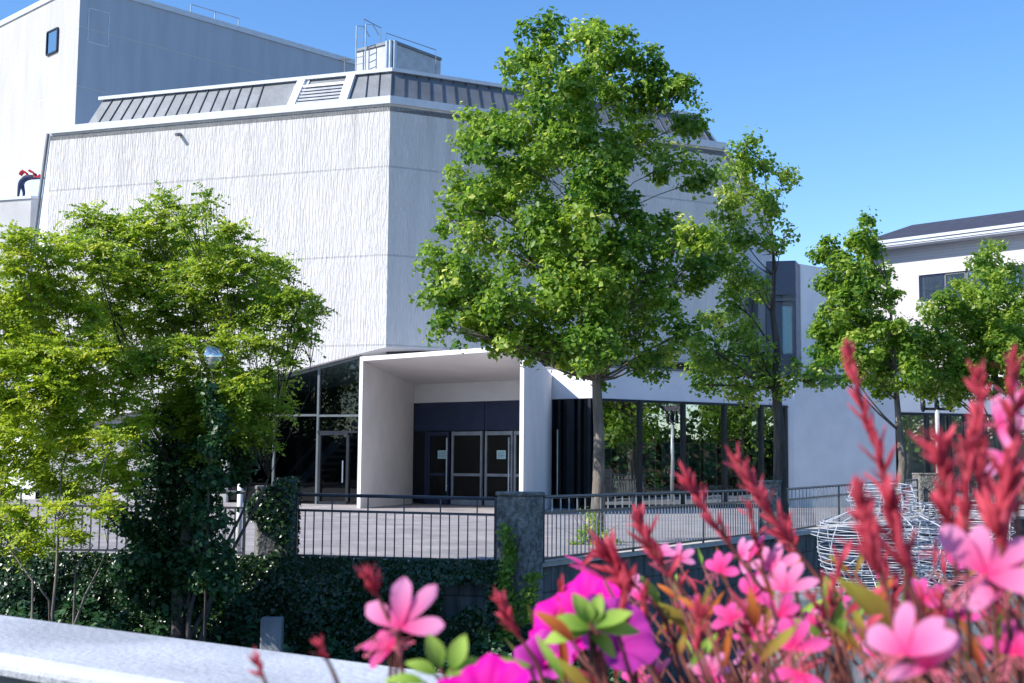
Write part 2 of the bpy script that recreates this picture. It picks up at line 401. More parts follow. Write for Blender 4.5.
# mansard
Ms = [Ll + (-d1) * 1.2, Cc, Rr, R2]
b0 = miter(Ms, -.45); t0 = miter(Ms, -1.35)
v1 = (t0[1] - t0[0]).normalized(); t0[0] = t0[0] + v1 * .25
ZM = HZ(393, 70, 48.2)
zb = ZT + .1
ms = MB()
v3 = lambda p, z: (p.x, p.y, z)
for i in range(3): ms.quad(v3(b0[i], zb), v3(b0[i + 1], zb), v3(t0[i + 1], ZM), v3(t0[i], ZM))
ms.quad(v3(b0[0] + Vector((2, 6)), zb), v3(b0[0], zb), v3(t0[0], ZM), v3(t0[0] + Vector((2, 6)), ZM))
ms.v += [v3(p, ZM) for p in t0] + [v3(R2 + Vector((-8, 8)), ZM), v3(t0[0] + Vector((2, 8)), ZM)]
n = len(ms.v); ms.f.append(tuple(range(n - 6, n)))
mans = obj('mansard_roof', ms, M['zinc'], th)
m = MB()
for i in range(3):
    L = (b0[i + 1] - b0[i]).length; k = int(L / .52)
    for j in range(1, k + 1):
        t = j / k
        pa = b0[i].lerp(b0[i + 1], t); pb = t0[i].lerp(t0[i + 1], t)
        vv = (b0[i + 1] - b0[i]).normalized(); nn = Vector((vv.y, -vv.x)) * .02
        if i == 0 and .60 < t < .90: continue
        m = MB(); m.bar(v3(pa + nn, zb), v3(pb + nn, ZM), .035, .05); obj('standing_seam', m, M['rib'], mans)
m = MB()
e1 = miter(Ms, -1.22); e2 = miter(Ms, -1.75); e1[0] = e1[0] + v1 * .1; e2[0] = e2[0] + v1 * .1
for i in range(3): m.prism([e1[i], e1[i + 1], e2[i + 1], e2[i]], ZM + .003, ZM + .14)
obj('mansard_edge', m, M['cap'], mans)
# louvre panel let into the mansard
def onm(t, s, push=.03):
    a = b0[0].lerp(b0[1], t); b = t0[0].lerp(t0[1], t); p = a.lerp(b, s); vv = (b0[1] - b0[0]).normalized(); p = p + Vector((vv.y, -vv.x)) * push
    return (p.x, p.y, zb + (ZM - zb) * s)
m = MB()
m.quad(onm(.675, 0, .05), onm(.705, 0, .05), onm(.735, 1, .05), onm(.705, 1, .05)); m.quad(onm(.835, 0, .05), onm(.87, 0, .05), onm(.885, 1, .05), onm(.855, 1, .05))
for a, b in ((.675, .705), (.835, .87)):
    m.bar(onm((a + b) / 2, 0, .08), onm((a + b) / 2 + .02, 1, .08), .34, .14)
m.bar(onm(.69, .78, .1), onm(.86, .78, .1), .1, .1)
lf = obj('louvre_frame', m, M['white'], mans)
m = MB()
for k in range(7):
    s = .06 + k * .1; m.bar(onm(.70, s, .06), onm(.85, s, .06), .12, .075)
obj('louvre_slats', m, M['louvre'], lf)
m = MB(); m.quad(onm(.70, .0, .02), onm(.85, .0, .02), onm(.85, .8, .02), onm(.70, .8, .02)); obj('louvre_backing', m, M['rib'], lf)
# water spout
sp = P(183, 137, 50.3); vv = -d1; nn = Vector((vv.y, -vv.x))
t_ = (sp.x - Cc.x) / d1.x; sp2 = Cc + d1 * t_
m = MB().tube([(sp2.x, sp2.y, sp.z), (sp2.x + nn.x * .3, sp2.y + nn.y * .3, sp.z - .08)], [.07, .07], 8)
obj('water_spout', m, M['zinc'], th)
# fly tower
T0 = Vector((GX(72.5, 62, 15), 62.0)); Ta = Vector((-.72, .694)); Tb = Vector((.70, .714)); TH = HZ(76, -14, 62)
tl = T0 + Ta * 22; tr = T0 + Tb * 20; tb = tl + Tb * 20
m = MB(); u = uvwall(m, T0, tr, 0, TH, 25); obj('fly_tower_right_wall', m, M['tower_side'], th)
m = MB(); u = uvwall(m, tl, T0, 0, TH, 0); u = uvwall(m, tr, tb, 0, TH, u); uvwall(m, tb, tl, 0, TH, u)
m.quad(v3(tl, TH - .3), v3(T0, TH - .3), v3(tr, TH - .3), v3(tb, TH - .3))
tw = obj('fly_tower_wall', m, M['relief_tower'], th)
m = MB(); rg = [tl, T0, tr]; o1 = miter(rg, .08); o2 = miter(rg, -.4)
for i in range(2): m.prism([o1[i], o1[i + 1], o2[i + 1], o2[i]], TH, TH + .28)
obj('tower_cap', m, M['cap'], th)
# tower window (left face) px 48-58, y 30-53
def on_line(px, py, A, dv):
    # intersect the image ray with the vertical plane through A along dv
    r = ray(px, py); den = r.x * dv.y - r.y * dv.x
    k = (A.x * dv.y - A.y * dv.x) / den
    return Vector((r.x * k, r.y * k, EYE + r.z * k))
def plane_rect(px0, py0, px1, py1, A, dv, push):
    a = on_line(px0, py0, A, dv); b = on_line(px1, py1, A, dv); n_ = Vector((dv.y, -dv.x));
    if n_.y > 0: n_ = -n_
    return a.xy + n_ * push, b.xy + n_ * push, b.z, a.z
def frame_rect(m, a, b, z0, z1, w, dp):
    a3 = Vector((a.x, a.y, 0)); b3 = Vector((b.x, b.y, 0)); zz = Vector((0, 0, 1))
    m.bar(a3 + zz * z0, b3 + zz * z0, dp, w); m.bar(a3 + zz * z1, b3 + zz * z1, dp, w)
    vd = (b3 - a3).normalized() * .0
    for q in (a3, b3):
        ang = math.atan2(b.y - a.y, b.x - a.x); m.box((q.x, q.y, (z0 + z1) / 2), (w, dp * 1.04, z1 - z0 - w * .98), ang)
a, b, z0, z1 = plane_rect(48.5, 33, 58, 51, T0, Ta, .05)
m = MB(); frame_rect(m, a, b, z0, z1, .07, .1); wd = obj('window', m, M['dark'], th)
m = MB(); m.quad(v3(a, z0), v3(b, z0), v3(b, z1), v3(a, z1)); obj('pane', m, M['glass'], wd)
# faint blind door outline on the shaded tower face
m = MB(); a, b, z0, z1 = plane_rect(89, 8, 108, 47, T0, Tb, .012); frame_rect(m, a, b, z0, z1, .05, .02); obj('blind_hatch', m, M['pole'], th)
# tower roof guard rail
ra = T0 + Tb * 6.6 ; rb = T0 + Tb * 9.6
gm = MB()
off_in = Vector((-Tb.y, Tb.x)) * .7
ra += off_in; rb += off_in
for z in (.55, 1.0): gm.tube([v3(ra, TH + z), v3(rb, TH + z)], .03, 5)
for t in (0, .5, 1): q = ra.lerp(rb, t); gm.tube([v3(q, TH - .2), v3(q, TH + 1.0)], .035, 5)
obj('roof_guard_rail', gm, M['alu'], th)
# rooftop plant room
pz = ZM
A_ = Vector((P(393, 60, 53).x, 53.0)); pl_l = A_ + Vector((-.80, .60)) * 2.1; pl_r = A_ + Vector((.62, .78)) * 3.0
zp = HZ(388, 43, 53)
bk = pl_l + (pl_r - A_)
m = MB().prism([pl_l, A_, pl_r, bk], pz - .1, zp)
pr = obj('plant_room', m, M['louvre'], th)
m = MB(); o1 = miter([pl_l, A_, pl_r], .06); o2 = miter([pl_l, A_, pl_r], -.2)
for i in range(2): m.prism([o1[i], o1[i + 1], o2[i + 1], o2[i]], zp + .002, zp + .12)
obj('roof_edge', m, M['zinc'], pr)
m = MB()
for t in (-.12, -.32, .12): 
    q = A_ + ((-Vector((-.80, .60)) if t < 0 else Vector((.62, .78))) * t) ; n_ = Vector((-.0, -.12))
    m.tube([v3(q + n_, pz), v3(q + n_, zp + .1)], .09, 8)
obj('vent_pipe', m, M['alu'], pr)
m = MB(); q = pl_l.lerp(A_, .55) + Vector((-.05, -.06)); m.box((q.x, q.y, pz + .5), (.7, .08, .8), math.atan2((A_ - pl_l).y, (A_ - pl_l).x)); obj('vent_opening', m, M['zinc'], pr)
# ladder
la = Vector((P(356, 60, 53.6).x, 53.6)); lb = la + Vector((.42, -.22))
m = MB(); zt = HZ(360, 26, 53.6)
for q in (la, lb):
    m.tube([v3(q, pz - .1), v3(q, zt), v3(q + Vector((.25, .3)), zt + .1), v3(q + Vector((.5, .5)), zt - .3)], .03, 5)
k = pz + .1
while k < zt: m.tube([v3(la, k), v3(lb, k)], .02, 4); k += .3
obj('ladder', m, M['alu'], th)
m = MB()
for (x0, y0, x1, y1) in ((364, 19, 381, 28), (386, 33, 436, 50)):
    a = P(x0, y0, 54); b = P(x1, y1, 56); m.tube([a, b], .018, 4)
for (x0, y0, yb) in ((364, 19, 60), (381, 28, 50), (386, 33, 60), (436, 50, 66)):
    a = P(x0, y0, 54 if x0 < 382 else 54.5); m.tube([(a.x, a.y, pz), a], .016, 4)
a = P(345, 56, 53); m.tube([(a.x, a.y, pz), a], .03, 4); m.bar(a + Vector((-.25, 0, -.15)), a + Vector((.25, 0, -.15)), .05, .05)
obj('lightning_rod', m, M['zinc'], th)

# lobby ----------------------------------------------------------------------------
ZG = 3.83; ZF = 4.92
Dd = Vector((GX(592, 45.2), 45.2)); BL = Vector((GX(414, 50), 50.0)); BR = Vector((GX(549, 46.0), 46.0))
pd = (Dd - BL).normalized()
BR = BL + pd * (BR - BL).dot(pd)
Ee = Dd + Vector((math.cos(math.radians(29)), math.sin(math.radians(29)))) * 8.75
F0 = Ee + Vector((.26, -.12)); F1 = Vector((GX(896, 52.3), 52.3)); G1 = Vector((GX(898, 54.4), 54.4)); G2 = G1 + Vector((math.cos(math.radians(18)), math.sin(math.radians(18)))) * 12
# fascia
m = MB()
def slab(m, a, b, z0, z1, th_=.3, o=0.0):
    p, q = off(a, b, o); r, s = off(a, b, o - th_); m.prism([p, q, s, r], z0, z1)
fl = miter([BL - pd * .05, Dd, Ee], .06); fi = miter([BL - pd * .05, Dd, Ee], -.25)
for i in range(2): m.prism([fl[i], fl[i + 1], fi[i + 1], fi[i]], ZG, ZF)
obj('foyer_fascia', m, M['render'], th)
m = MB(); q1_ = miter([BL, Dd, Ee], .12); q2_ = miter([BL, Dd, Ee], -.2)
for i in range(2): m.prism([q1_[i], q1_[i + 1], q2_[i + 1], q2_[i]], ZF + .003, ZF + .07)
q1_ = miter([F0, F1], .06); q2_ = miter([F0, F1], -.2); m.prism([q1_[0], q1_[1], q2_[1], q2_[0]], ZF + .003, ZF + .07)
obj('roof_edge_strip', m, M['zinc'], th)
m = MB().prism([Dd + Vector((.2, .3)), Ee + Vector((-.2, .3)), Ee + Vector((0, 8)), BL + Vector((.4, 8)), BL + Vector((.3, .2))], ZF - .3, ZF - .08); obj('foyer_roof', m, M['zinc'], th)
# white side volume
m = MB().prism([Ee + Vector((.02, -.05)), F0 + Vector((0, -.0)), F1, F1 + Vector((-2, 6)), Ee + Vector((.3, 6))], 0, ZF); obj('side_wall', m, M['render'], th)
# clerestory recess under the drum
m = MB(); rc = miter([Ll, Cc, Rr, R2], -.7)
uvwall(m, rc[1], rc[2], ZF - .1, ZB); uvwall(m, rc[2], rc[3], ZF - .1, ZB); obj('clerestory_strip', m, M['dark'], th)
m = MB(); uvwall(m, Rr + Vector((-.4, .9)), R2 + Vector((-.4, .9)), 0, ZB); obj('lower_drum_wall', m, M['render'], th)
# front glazing of foyer: five bays from Dd to Ee
cols = [596, 639.5, 683, 724, 761, 789]
dE = (Ee - Dd).normalized(); nE = Vector((dE.y, -dE.x))
gp = [Dd + dE * .12] + [on_line(c, 440, Dd, dE).xy for c in cols[1:-1]] + [Ee - dE * .1]
for i in range(5):
    a, b = gp[i] + dE * .06, gp[i + 1] - dE * .06
    m = MB(); m.quad(v3(a, .14), v3(b, .14), v3(b, ZG - .06), v3(a, ZG - .06))
    g = obj('window', m, M['glass'], th)
    m = MB(); q = gp[i + 1] + nE * .03; m.box((q.x, q.y, ZG / 2), (.11, .16, ZG - .02), math.atan2(dE.y, dE.x))
    if i == 0: q = gp[0] + nE * .03; m.box((q.x, q.y, ZG / 2), (.14, .16, ZG - .02), math.atan2(dE.y, dE.x))
    obj('mullion', m, M['dark'], g)
m = MB(); m.bar(v3(Dd + nE * .02, .07), v3(Ee + nE * .02, .07), .14, .12); m.bar(v3(Dd + nE * .03, ZG - .05), v3(Ee + nE * .03, ZG - .05), .12, .08)
obj('window_rail', m, M['dark'], th)
# return glazing BR-Dd with a dark door leaf
nP = Vector((pd.y, -pd.x))
def prect(mb, a, b, z0, z1, push=0.0, dv=None):
    n_ = nP * push; mb.quad(v3(a + n_, z0), v3(b + n_, z0), v3(b + n_, z1), v3(a + n_, z1))
def doorpx(px): return on_line(px, 460, BL, pd).xy
m = MB(); prect(m, BR, Dd - pd * .1, .1, ZG - .02, -.05); g = obj('window', m, M['glass_dark'], th)
m = MB()
for px, w_ in ((560, .07), (571, .3), (580, .1), (590, .12)):
    q = doorpx(px); m.box((q.x + nP.x * .02, q.y + nP.y * .02, ZG / 2), (w_, .08, ZG - .02), math.atan2(pd.y, pd.x))
m.bar(v3(BR, .06), v3(Dd, .06), .1, .1)
obj('frame', m, M['dark'], g)
m = MB(); q = doorpx(559) + nP * .1; m.tube([v3(q, .4), v3(q, 2.75)], .03, 6); obj('door_handle', m, M['alu'], g)
# entrance: navy transom panels, four door leaves
e0, e1_ = BL + pd * .02, doorpx(524)
ZD = HZ(470, 431, 48.4)
mid = doorpx(484.5)
for a, b in ((e0, mid - pd * .015), (mid + pd * .015, BR)):
    m = MB(); pa = a + nP * .03; pb = b + nP * .03; pc = b - nP * .03; pe = a - nP * .03
    m.prism([pa, pb, pc, pe], ZD + .02, ZG - .012); obj('transom_panel', m, M['navy'], th)
m = MB(); q = doorpx(420.5); prect(m, e0, doorpx(427), .05, ZD, 0); g = obj('window', m, M['glass_dark'], th)
m = MB(); q = doorpx(427); m.box((q.x, q.y, ZD / 2), (.12, .12, ZD), math.atan2(pd.y, pd.x)); obj('frame', m, M['navy'], g)
ang = math.atan2(pd.y, pd.x)
leaves_ = [(428.5, 449, 'navy', 449, True, (438, 447)), (452, 482.5, 'alu', 0, False, None), (485.5, 513, 'alu', 511, True, (497, 506)), (514.5, 530, 'alu', 0, False, None)]
for (x0, x1, mt, hx, hand, note) in leaves_:
    a = doorpx(x0); b = doorpx(x1); m = MB()
    for q in (a + pd * .04, b - pd * .04): m.box((q.x, q.y, ZD / 2), (.08, .09, ZD - .02), ang)
    for z, h in ((.14, .26), (1.12, .1), (ZD - .09, .14)):
        c = (a + b) / 2; m.box((c.x, c.y, z), ((b - a).length - .163, .085, h), ang)
    dr = obj('door', m, M[mt], th)
    m = MB(); prect(m, a + pd * .08, b - pd * .08, .26, ZD - .16, 0); obj('glass_pane', m, M['glass_dark'], dr)
    if hand:
        m = MB(); q = doorpx(hx) - pd * .02 + nP * .12; m.tube([v3(q, .5), v3(q, ZD - .25)], .03, 6)
        for z in (.7, ZD - .45): m.tube([v3(q, z), v3(q - nP * .1, z)], .02, 5)
        obj('handle', m, M['alu'], dr)
    if note:
        a_, b_ = doorpx(note[0]), doorpx(note[1]); m = MB(); z0 = HZ(500, 459, 48); z1 = HZ(500, 450.5, 48)
        m.prism([a_ + nP * .02, b_ + nP * .02, b_ + nP * .012, a_ + nP * .012], z0, z1); nb = obj('notice', m, M['paper'], dr)
        m = MB()
        for k in range(4):
            z = z1 - .07 - k * .06; m.prism([a_ + pd * .05 + nP * .024, b_ - pd * (.05 + .03 * (k % 2)) + nP * .024, b_ - pd * (.05 + .03 * (k % 2)) + nP * .021, a_ + pd * .05 + nP * .021], z, z + .018)
        obj('notice_lines', m, M['mullion'], nb)
# hidden interior
m = MB(); m.quad(v3(Ee + Vector((-.02, .1)), 0), v3(Ee + Vector((.0, 6)), 0), v3(Ee + Vector((.0, 6)), ZG + .8), v3(Ee + Vector((-.02, .1)), ZG + .8)); obj('added_dark_partition', m, M['inner'], th)  # dark sheet added to hide the sunlit side wall behind the glass
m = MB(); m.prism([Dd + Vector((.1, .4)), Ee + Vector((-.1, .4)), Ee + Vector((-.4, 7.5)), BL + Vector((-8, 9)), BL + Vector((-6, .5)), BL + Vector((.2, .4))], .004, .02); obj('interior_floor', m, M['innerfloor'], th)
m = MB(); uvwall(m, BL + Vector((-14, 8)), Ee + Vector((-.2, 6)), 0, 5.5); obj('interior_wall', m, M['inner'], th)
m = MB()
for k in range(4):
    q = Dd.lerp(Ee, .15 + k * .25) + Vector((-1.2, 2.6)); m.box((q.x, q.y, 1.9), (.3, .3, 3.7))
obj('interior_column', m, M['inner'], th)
# portal
FLp = Vector((GX(361, 43.9), 43.9)); FR = Vector((GX(521.3, 39.2), 39.2))
zFl = HZ(362, 361, 43.9); zFr = HZ(521, 351, 39.2); zBl = HZ(414, 385.6, 50); zBr = HZ(549, 378, 46)
zf = (zFl + zFr) / 2 + .02; zb_ = (zBl + zBr) / 2
pt = thing  # alias not used
pq = (FR - FLp).normalized()
m = MB()
tk = .16
def pier(m, f, b, side, zf, zb_):
    s = pq * tk * side; s2 = pd * tk * side
    m.prism([f, f + s, b + s2, b] if side > 0 else [f + s, f, b, b + s2], 0, zf, ztop=[zf, zf, zb_, zb_])
m1 = MB(); pier(m1, FLp, BL + nP * .07, -1, zf, zb_); obj('portal_pier', m1, M['portal'], th)
BRi = BR - pd * tk + nP * .07
m1 = MB(); pier(m1, FR - pq * tk * .5, BRi, 1, zf, zb_); obj('portal_pier', m1, M['portal'], th)
m = MB(); fA = FLp - pq * tk; fB = FR + pq * tk * .5; bA = BL - pd * tk + nP * .07; bB = BR + nP * .07
m.v += [v3(fA, zf + .003), v3(fB, zf + .003), v3(bB, zb_ + .003), v3(bA, zb_ + .003), v3(fA, zf + .15), v3(fB, zf + .15), v3(bB, zb_ + .15), v3(bA, zb_ + .15)]
m.f += [(3, 2, 1, 0), (4, 5, 6, 7), (0, 1, 5, 4), (1, 2, 6, 5), (2, 3, 7, 6), (3, 0, 4, 7)]
obj('portal_roof', m, M['portal'], th)
# left glazed stair hall under the sloping soffit
gA = Cc + d1 * .6 - Vector((d1.y, -d1.x)) * 0; nA = Vector((-d1.y, d1.x));
nA = nA if nA.y < 0 else -nA
gl0 = Cc + d1 * .3 - nA * .35
mul = [(x, on_line(x, 430, gl0, d1).xy) for x in (230, 275, 318.5, 360)]
bot = lambda p: ZB - .22 * ((p - Cc).dot(d1)) - .02
for i in range(3):
    a = mul[i][1]; b = mul[i + 1][1]
    zh = HZ(340, 416, a.y)
    m = MB(); m.quad(v3(a, .1), v3(b, .1), v3(b, zh - .05), v3(a, zh - .05)); m.quad(v3(a, zh + .05), v3(b, zh + .05), v3(b, bot(b)), v3(a, bot(a)))
    g = obj('window', m, M['glass_dark'], th)
    m = MB(); 
    for q in ((a, b) if i == 0 else (b,)): m.box((q.x + nA.x * .03, q.y + nA.y * .03, bot(q) / 2), (.08, .12, bot(q)), math.atan2(-d1.y, -d1.x))
    m.bar(v3(a + nA * .03, zh), v3(b + nA * .03, zh), .1, .08)
    m.bar(v3(a + nA * .03, bot(a) - .05), v3(b + nA * .03, bot(b) - .05), .1, .1)
    obj('mullion', m, M['mullion'], g)
a = mul[2][1] + nA * .06; b = mul[3][1] + nA * .06; zd = HZ(340, 434, a.y); m = MB(); vd = (b - a).normalized()
frame_rect(m, a + vd * .1, a + vd * 1.25, .06, zd, .1, .08); m.bar(v3(a, zd + .07), v3(b, zd + .07), .08, .07)
dr = obj('door', m, M['dark'], th)
m = MB(); q = a + vd * 1.1 + nA * .1; m.tube([v3(q, .8), v3(q, 1.6)], .025, 6); obj('handle', m, M['alu'], dr)
# stair flight seen behind the glass
m = MB(); s0 = mul[1][1] - nA * 2 ; s1 = mul[3][1] - nA * 2 + d1 * .6
for k in range(12):
    q = s0.lerp(s1, k / 12); m.box((q.x, q.y, .25 + k * .25), (.42, 1.6, .1), math.atan2(-d1.y, -d1.x))
m.bar(v3(s0 + nA * .8, 1.1), v3(s1 + nA * .8, 4.1), .06, .08); m.bar(v3(s0 + nA * .8, .3), v3(s1 + nA * .8, 3.2), .1, .3)
obj('stair_flight', m, M['mullion'], th)
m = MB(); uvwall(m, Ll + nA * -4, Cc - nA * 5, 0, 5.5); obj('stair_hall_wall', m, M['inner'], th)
m = MB(); q0_ = Ll - nA * .3; q1__ = mul[0][1]; uvwall(m, q0_, q1__, 0, 2.4, za=0, zb=0, ta=zl, tb=bot(q1__)); obj('plinth_wall', m, M['plinth'], th)

# upper window bay and stair block right of the drum
m = MB(); ya = 59.5; A1 = Vector((GX(760, ya), ya)); A2_ = Vector((GX(803, 58.6), 58.6)); A3 = Vector((GX(875, 62), 62.0)); ztw = HZ(805, 264, 58.6)
m.prism([A1, A2_, A3, A3 + Vector((0, 6)), A1 + Vector((0, 6))], 0, ztw); obj('stair_block', m, M['render'], th)
bz0 = HZ(790, 378, 57.6); bz1 = HZ(790, 261.5, 57.6)
Ba = Vector((GX(768, 57.6), 57.6)); Bb = Vector((GX(798, 57.3), 57.3)); Bc = Vector((GX(802.3, 58.5), 58.5)); Bd = Vector((GX(768, 58.9), 58.9))
zs = [HZ(790, y, 57.5) for y in (295, 300, 306, 354.5)]
m = MB().prism([Ba, Bb, Bc, Bd], zs[0], bz1); bay = obj('window_bay', m, M['navy'], th)
m = MB().prism([Ba, Bb, Bc, Bd], bz0, zs[3]); obj('lower_panel', m, M['navy'], bay)
m = MB().prism([Bb - Vector((.12, -.03)), Bb + Vector((.0, 0)), Bc, Bc - Vector((.12, 0))], zs[3] + .003, zs[0] - .003).prism([Ba, Ba + Vector((.7, 0)), Ba + Vector((.7, .2)), Ba + Vector((0, .2))], zs[3] + .003, zs[0] - .003); obj('frame', m, M['navy'], bay)
m = MB(); m.quad(v3(Ba + Vector((.7, .05)), zs[3]), v3(Bb - Vector((.1, -.05)), zs[3]), v3(Bb - Vector((.1, -.05)), zs[0]), v3(Ba + Vector((.7, .05)), zs[0])); obj('pane', m, glass_mat('clear_glass', (.9, .95, .97), .15), bay)
m = MB(); m.bar(v3(Ba, zs[1]), v3(Bb, zs[1]), .12, .12); obj('bay_rail', m, M['mullion'], bay)
q = GX(783.5, 57.6); m = MB().prism([(q, 57.66), (Bb.x - .14, 57.52), (Bb.x - .14, 57.56), (q, 57.7)], zs[3] + .05, zs[2]); obj('pane_backing', m, M['paper'], bay)  # sheet behind the pane, its cyan colour painting the reflected sky
m = MB().prism([Ba + Vector((.1, .25)), Vector((q, 57.75)), Vector((q, 57.8)), Ba + Vector((.1, .3))], zs[3] + .03, zs[1]); obj('curtain', m, M['navy'], bay)
# right wing with glazing
m = MB(); slab(m, G1, G2, ZG, ZF + .4, .35, .05); obj('wing_fascia', m, M['render'], th)
m = MB().prism([G1 + Vector((.2, .4)), G2 + Vector((0, .4)), G2 + Vector((0, 9)), G1 + Vector((.1, 9))], ZF - .2, ZF - .02); obj('wing_roof', m, M['zinc'], th)
dG = (G2 - G1).normalized(); nG = Vector((dG.y, -dG.x))
wc = [898, 927, 942.5, 949, 965, 985, 1010, 1040]
wp = [on_line(c, 450, G1, dG).xy for c in wc]
for i in range(len(wp) - 1):
    a, b = wp[i] + dG * .06, wp[i + 1] - dG * .06; m = MB(); m.quad(v3(a, .1), v3(b, .1), v3(b, ZG - .06), v3(a, ZG - .06)); g = obj('window', m, M['glass'], th)
    m = MB(); q = wp[i] + nG * .04; m.box((q.x, q.y, ZG / 2), (.13, .16, ZG - .02), math.atan2(dG.y, dG.x)); obj('mullion', m, M['dark'], g)
m = MB(); zz = HZ(950, 436, 55); m.bar(v3(wp[3], zz), v3(wp[5], zz), .1, .14); m.bar(v3(G1, .06), v3(G2, .06), .14, .1); m.bar(v3(G1 + nG * .03, ZG - .05), v3(G2 + nG * .03, ZG - .05), .14, .12); obj('window_rail', m, M['dark'], th)
m = MB(); uvwall(m, G1 + Vector((.3, 6)), G2 + Vector((0, 6)), 0, ZF - .2); obj('wing_inner_wall', m, M['white'], th)

# low annex at far left with its pale roof block
an = thing('annex_building', 'low pale grey flat roofed annex behind the feathery tree at the far left', 'building', (-22, 56, 0))
ay = 55.5; X0 = Vector((GX(19.5, ay), ay)); za_ = HZ(19.5, 198.5, ay)
m = MB().prism([X0 + Vector((-12, 4)), X0, X0 + Vector((2.2, 1.1)), X0 + Vector((2.2, 5)), X0 + Vector((-12, 9))], 0, za_); obj('wall', m, mat('annex_render', (.46, .46, .47), .85, var=.08, scale=1), an)
m = MB(); o1 = miter([X0 + Vector((-12, 4)), X0, X0 + Vector((2.2, 1.1))], .07); o2 = miter([X0 + Vector((-12, 4)), X0, X0 + Vector((2.2, 1.1))], -.25)
for i in range(2): m.prism([o1[i], o1[i + 1], o2[i + 1], o2[i]], za_ + .003, za_ + .12)
obj('roof_edge', m, M['cap'], an)
X1 = Vector((GX(15, 59), 59.0)); zc = HZ(15, 177, 59)
m = MB().prism([X1 + Vector((-10, 3)), X1, X1 + Vector((3.2, -.6)), X1 + Vector((3.4, 3)), X1 + Vector((-8, 6))], za_ - .3, zc); obj('roof_block', m, mat('shade_tinted_wall', (.55, .66, .82), .6, var=.05), an)  # pale wall, the blue of its shade put into the colour

# person on the annex roof
def skin_body(name, verts, edges, radii, mt, parent, sub=2):
    me = bpy.data.meshes.new(name); me.from_pydata(verts, edges, []); o = bpy.data.objects.new(name, me); C.objects.link(o); o.parent = parent
    s = o.modifiers.new('skin', 'SKIN'); me.skin_vertices.new() if not me.skin_vertices else None
    for i, r in enumerate(radii): me.skin_vertices[0].data[i].radius = (r, r)
    me.skin_vertices[0].data[0].use_root = True
    o.modifiers.new('sub', 'SUBSURF').levels = sub; o.modifiers['sub'].render_levels = sub
    me.materials.append(mt); return o
pp = P(20.5, 196, 56.2)
pe = thing('person', 'person in navy clothes bending forward on the annex roof under a red cloth', 'person', (pp.x, pp.y, za_))
skin = mat('skin', (.5, .3, .22), .6); navy = mat('navy_cloth', (.02, .035, .09), .8); redc = mat('red_cloth', (.6, .02, .03), .7)
V_ = [(0, 0, .82), (.08, 0, .95), (.22, 0, 1.08), (.36, 0, 1.13), (.46, 0, 1.14), (.56, 0, 1.13),
      (-.02, -.10, .78), (-.04, -.12, .44), (-.06, -.13, .08), (.08, -.13, .04),
      (.0, .10, .78), (.10, .12, .44), (.08, .13, .08), (.22, .13, .04),
      (.36, -.19, 1.09), (.58, -.24, 1.02), (.82, -.2, 1.0), (.92, -.2, .99),
      (.36, .19, 1.09), (.60, .24, 1.10), (.86, .22, 1.12), (.95, .22, 1.12)]
E_ = [(0, 1), (1, 2), (2, 3), (3, 4), (4, 5), (0, 6), (6, 7), (7, 8), (8, 9), (0, 10), (10, 11), (11, 12), (12, 13), (3, 14), (14, 15), (15, 16), (16, 17), (3, 18), (18, 19), (19, 20), (20, 21)]
R_ = [.14, .14, .15, .13, .055, .10, .10, .07, .045, .045, .10, .07, .045, .045, .07, .045, .035, .04, .07, .045, .035, .04]
skin_body('body', V_, E_, R_, navy, pe)
m = MB(); m.lathe([(.0, -.12), (.06, -.1), (.09, 0), (.08, .08), (.04, .12), (0, .13)], (.6, 0, 1.13), 10); obj('head', m, skin, pe, True, False)
m = MB(); m.lathe([(.095, -.0), (.1, .05), (.06, .13), (0, .15)], (.6, 0, 1.13), 10); obj('hair', m, mat('dark_hair', (.03, .02, .02)), pe, True, False)
m = MB()
for k, (x, z, w_) in enumerate(((-.05, 1.18, .5), (.35, 1.2, .5))):
    for i in range(6):
        t = i / 6; t2 = (i + 1) / 6
        f = lambda t: (x + t * w_, z + .16 * math.sin(t * 5 + k))
        p, q = f(t), f(t2); m.prism([(p[0], -.2), (q[0], -.2), (q[0], .2), (p[0], .2)], 0, 1, zbot=[p[1], q[1], q[1], p[1]], ztop=[p[1] + .05, q[1] + .05, q[1] + .05, p[1] + .05])
obj('red_cloth', m, redc, pe, False, False)

# right brick building
bz = thing('office_building', 'pale clad building with a dark pitched roof and window ribbon at the right', 'building', (26, 68, 0))
B1 = Vector((GX(975, 68, 10), 68.0)); bd = Vector((.71, -.704)); Bl_ = on_line(872, 300, B1, bd).xy; Br_ = B1 + bd * 16
ze = HZ(975, 239.5, 68)
M['brick'] = None
def brick():
    m, nt, p = newmat('pale_brick'); L = nt.links.new; uv = N(nt, 'ShaderNodeUVMap'); br = N(nt, 'ShaderNodeTexBrick'); br.inputs['Scale'].default_value = 1
    br.inputs['Brick Width'].default_value = 6; br.inputs['Row Height'].default_value = .16; br.inputs['Mortar Size'].default_value = .018
    br.inputs['Color1'].default_value = (.56, .53, .54, 1); br.inputs['Color2'].default_value = (.60, .57, .58, 1); br.inputs['Mortar'].default_value = (.48, .46, .48, 1)
    L(uv.outputs[0], br.inputs[0]); L(br.outputs[0], p.inputs['Base Color']); p.inputs['Roughness'].default_value = .9; return m
M['brick'] = brick()
wa = Vector((on_line(919, 290, B1, bd).x, on_line(919, 290, B1, bd).y)); wz1 = on_line(919, 275.5, B1, bd).z; wz0 = on_line(919, 302, B1, bd).z
nb_ = Vector((bd.y, -bd.x)); nb_ = nb_ if nb_.y < 0 else -nb_
m = MB(); uvwall(m, Bl_, wa, 0, ze); uvwall(m, wa, Br_, 0, wz0, 13); uvwall(m, wa, Br_, wz1, ze, 13)
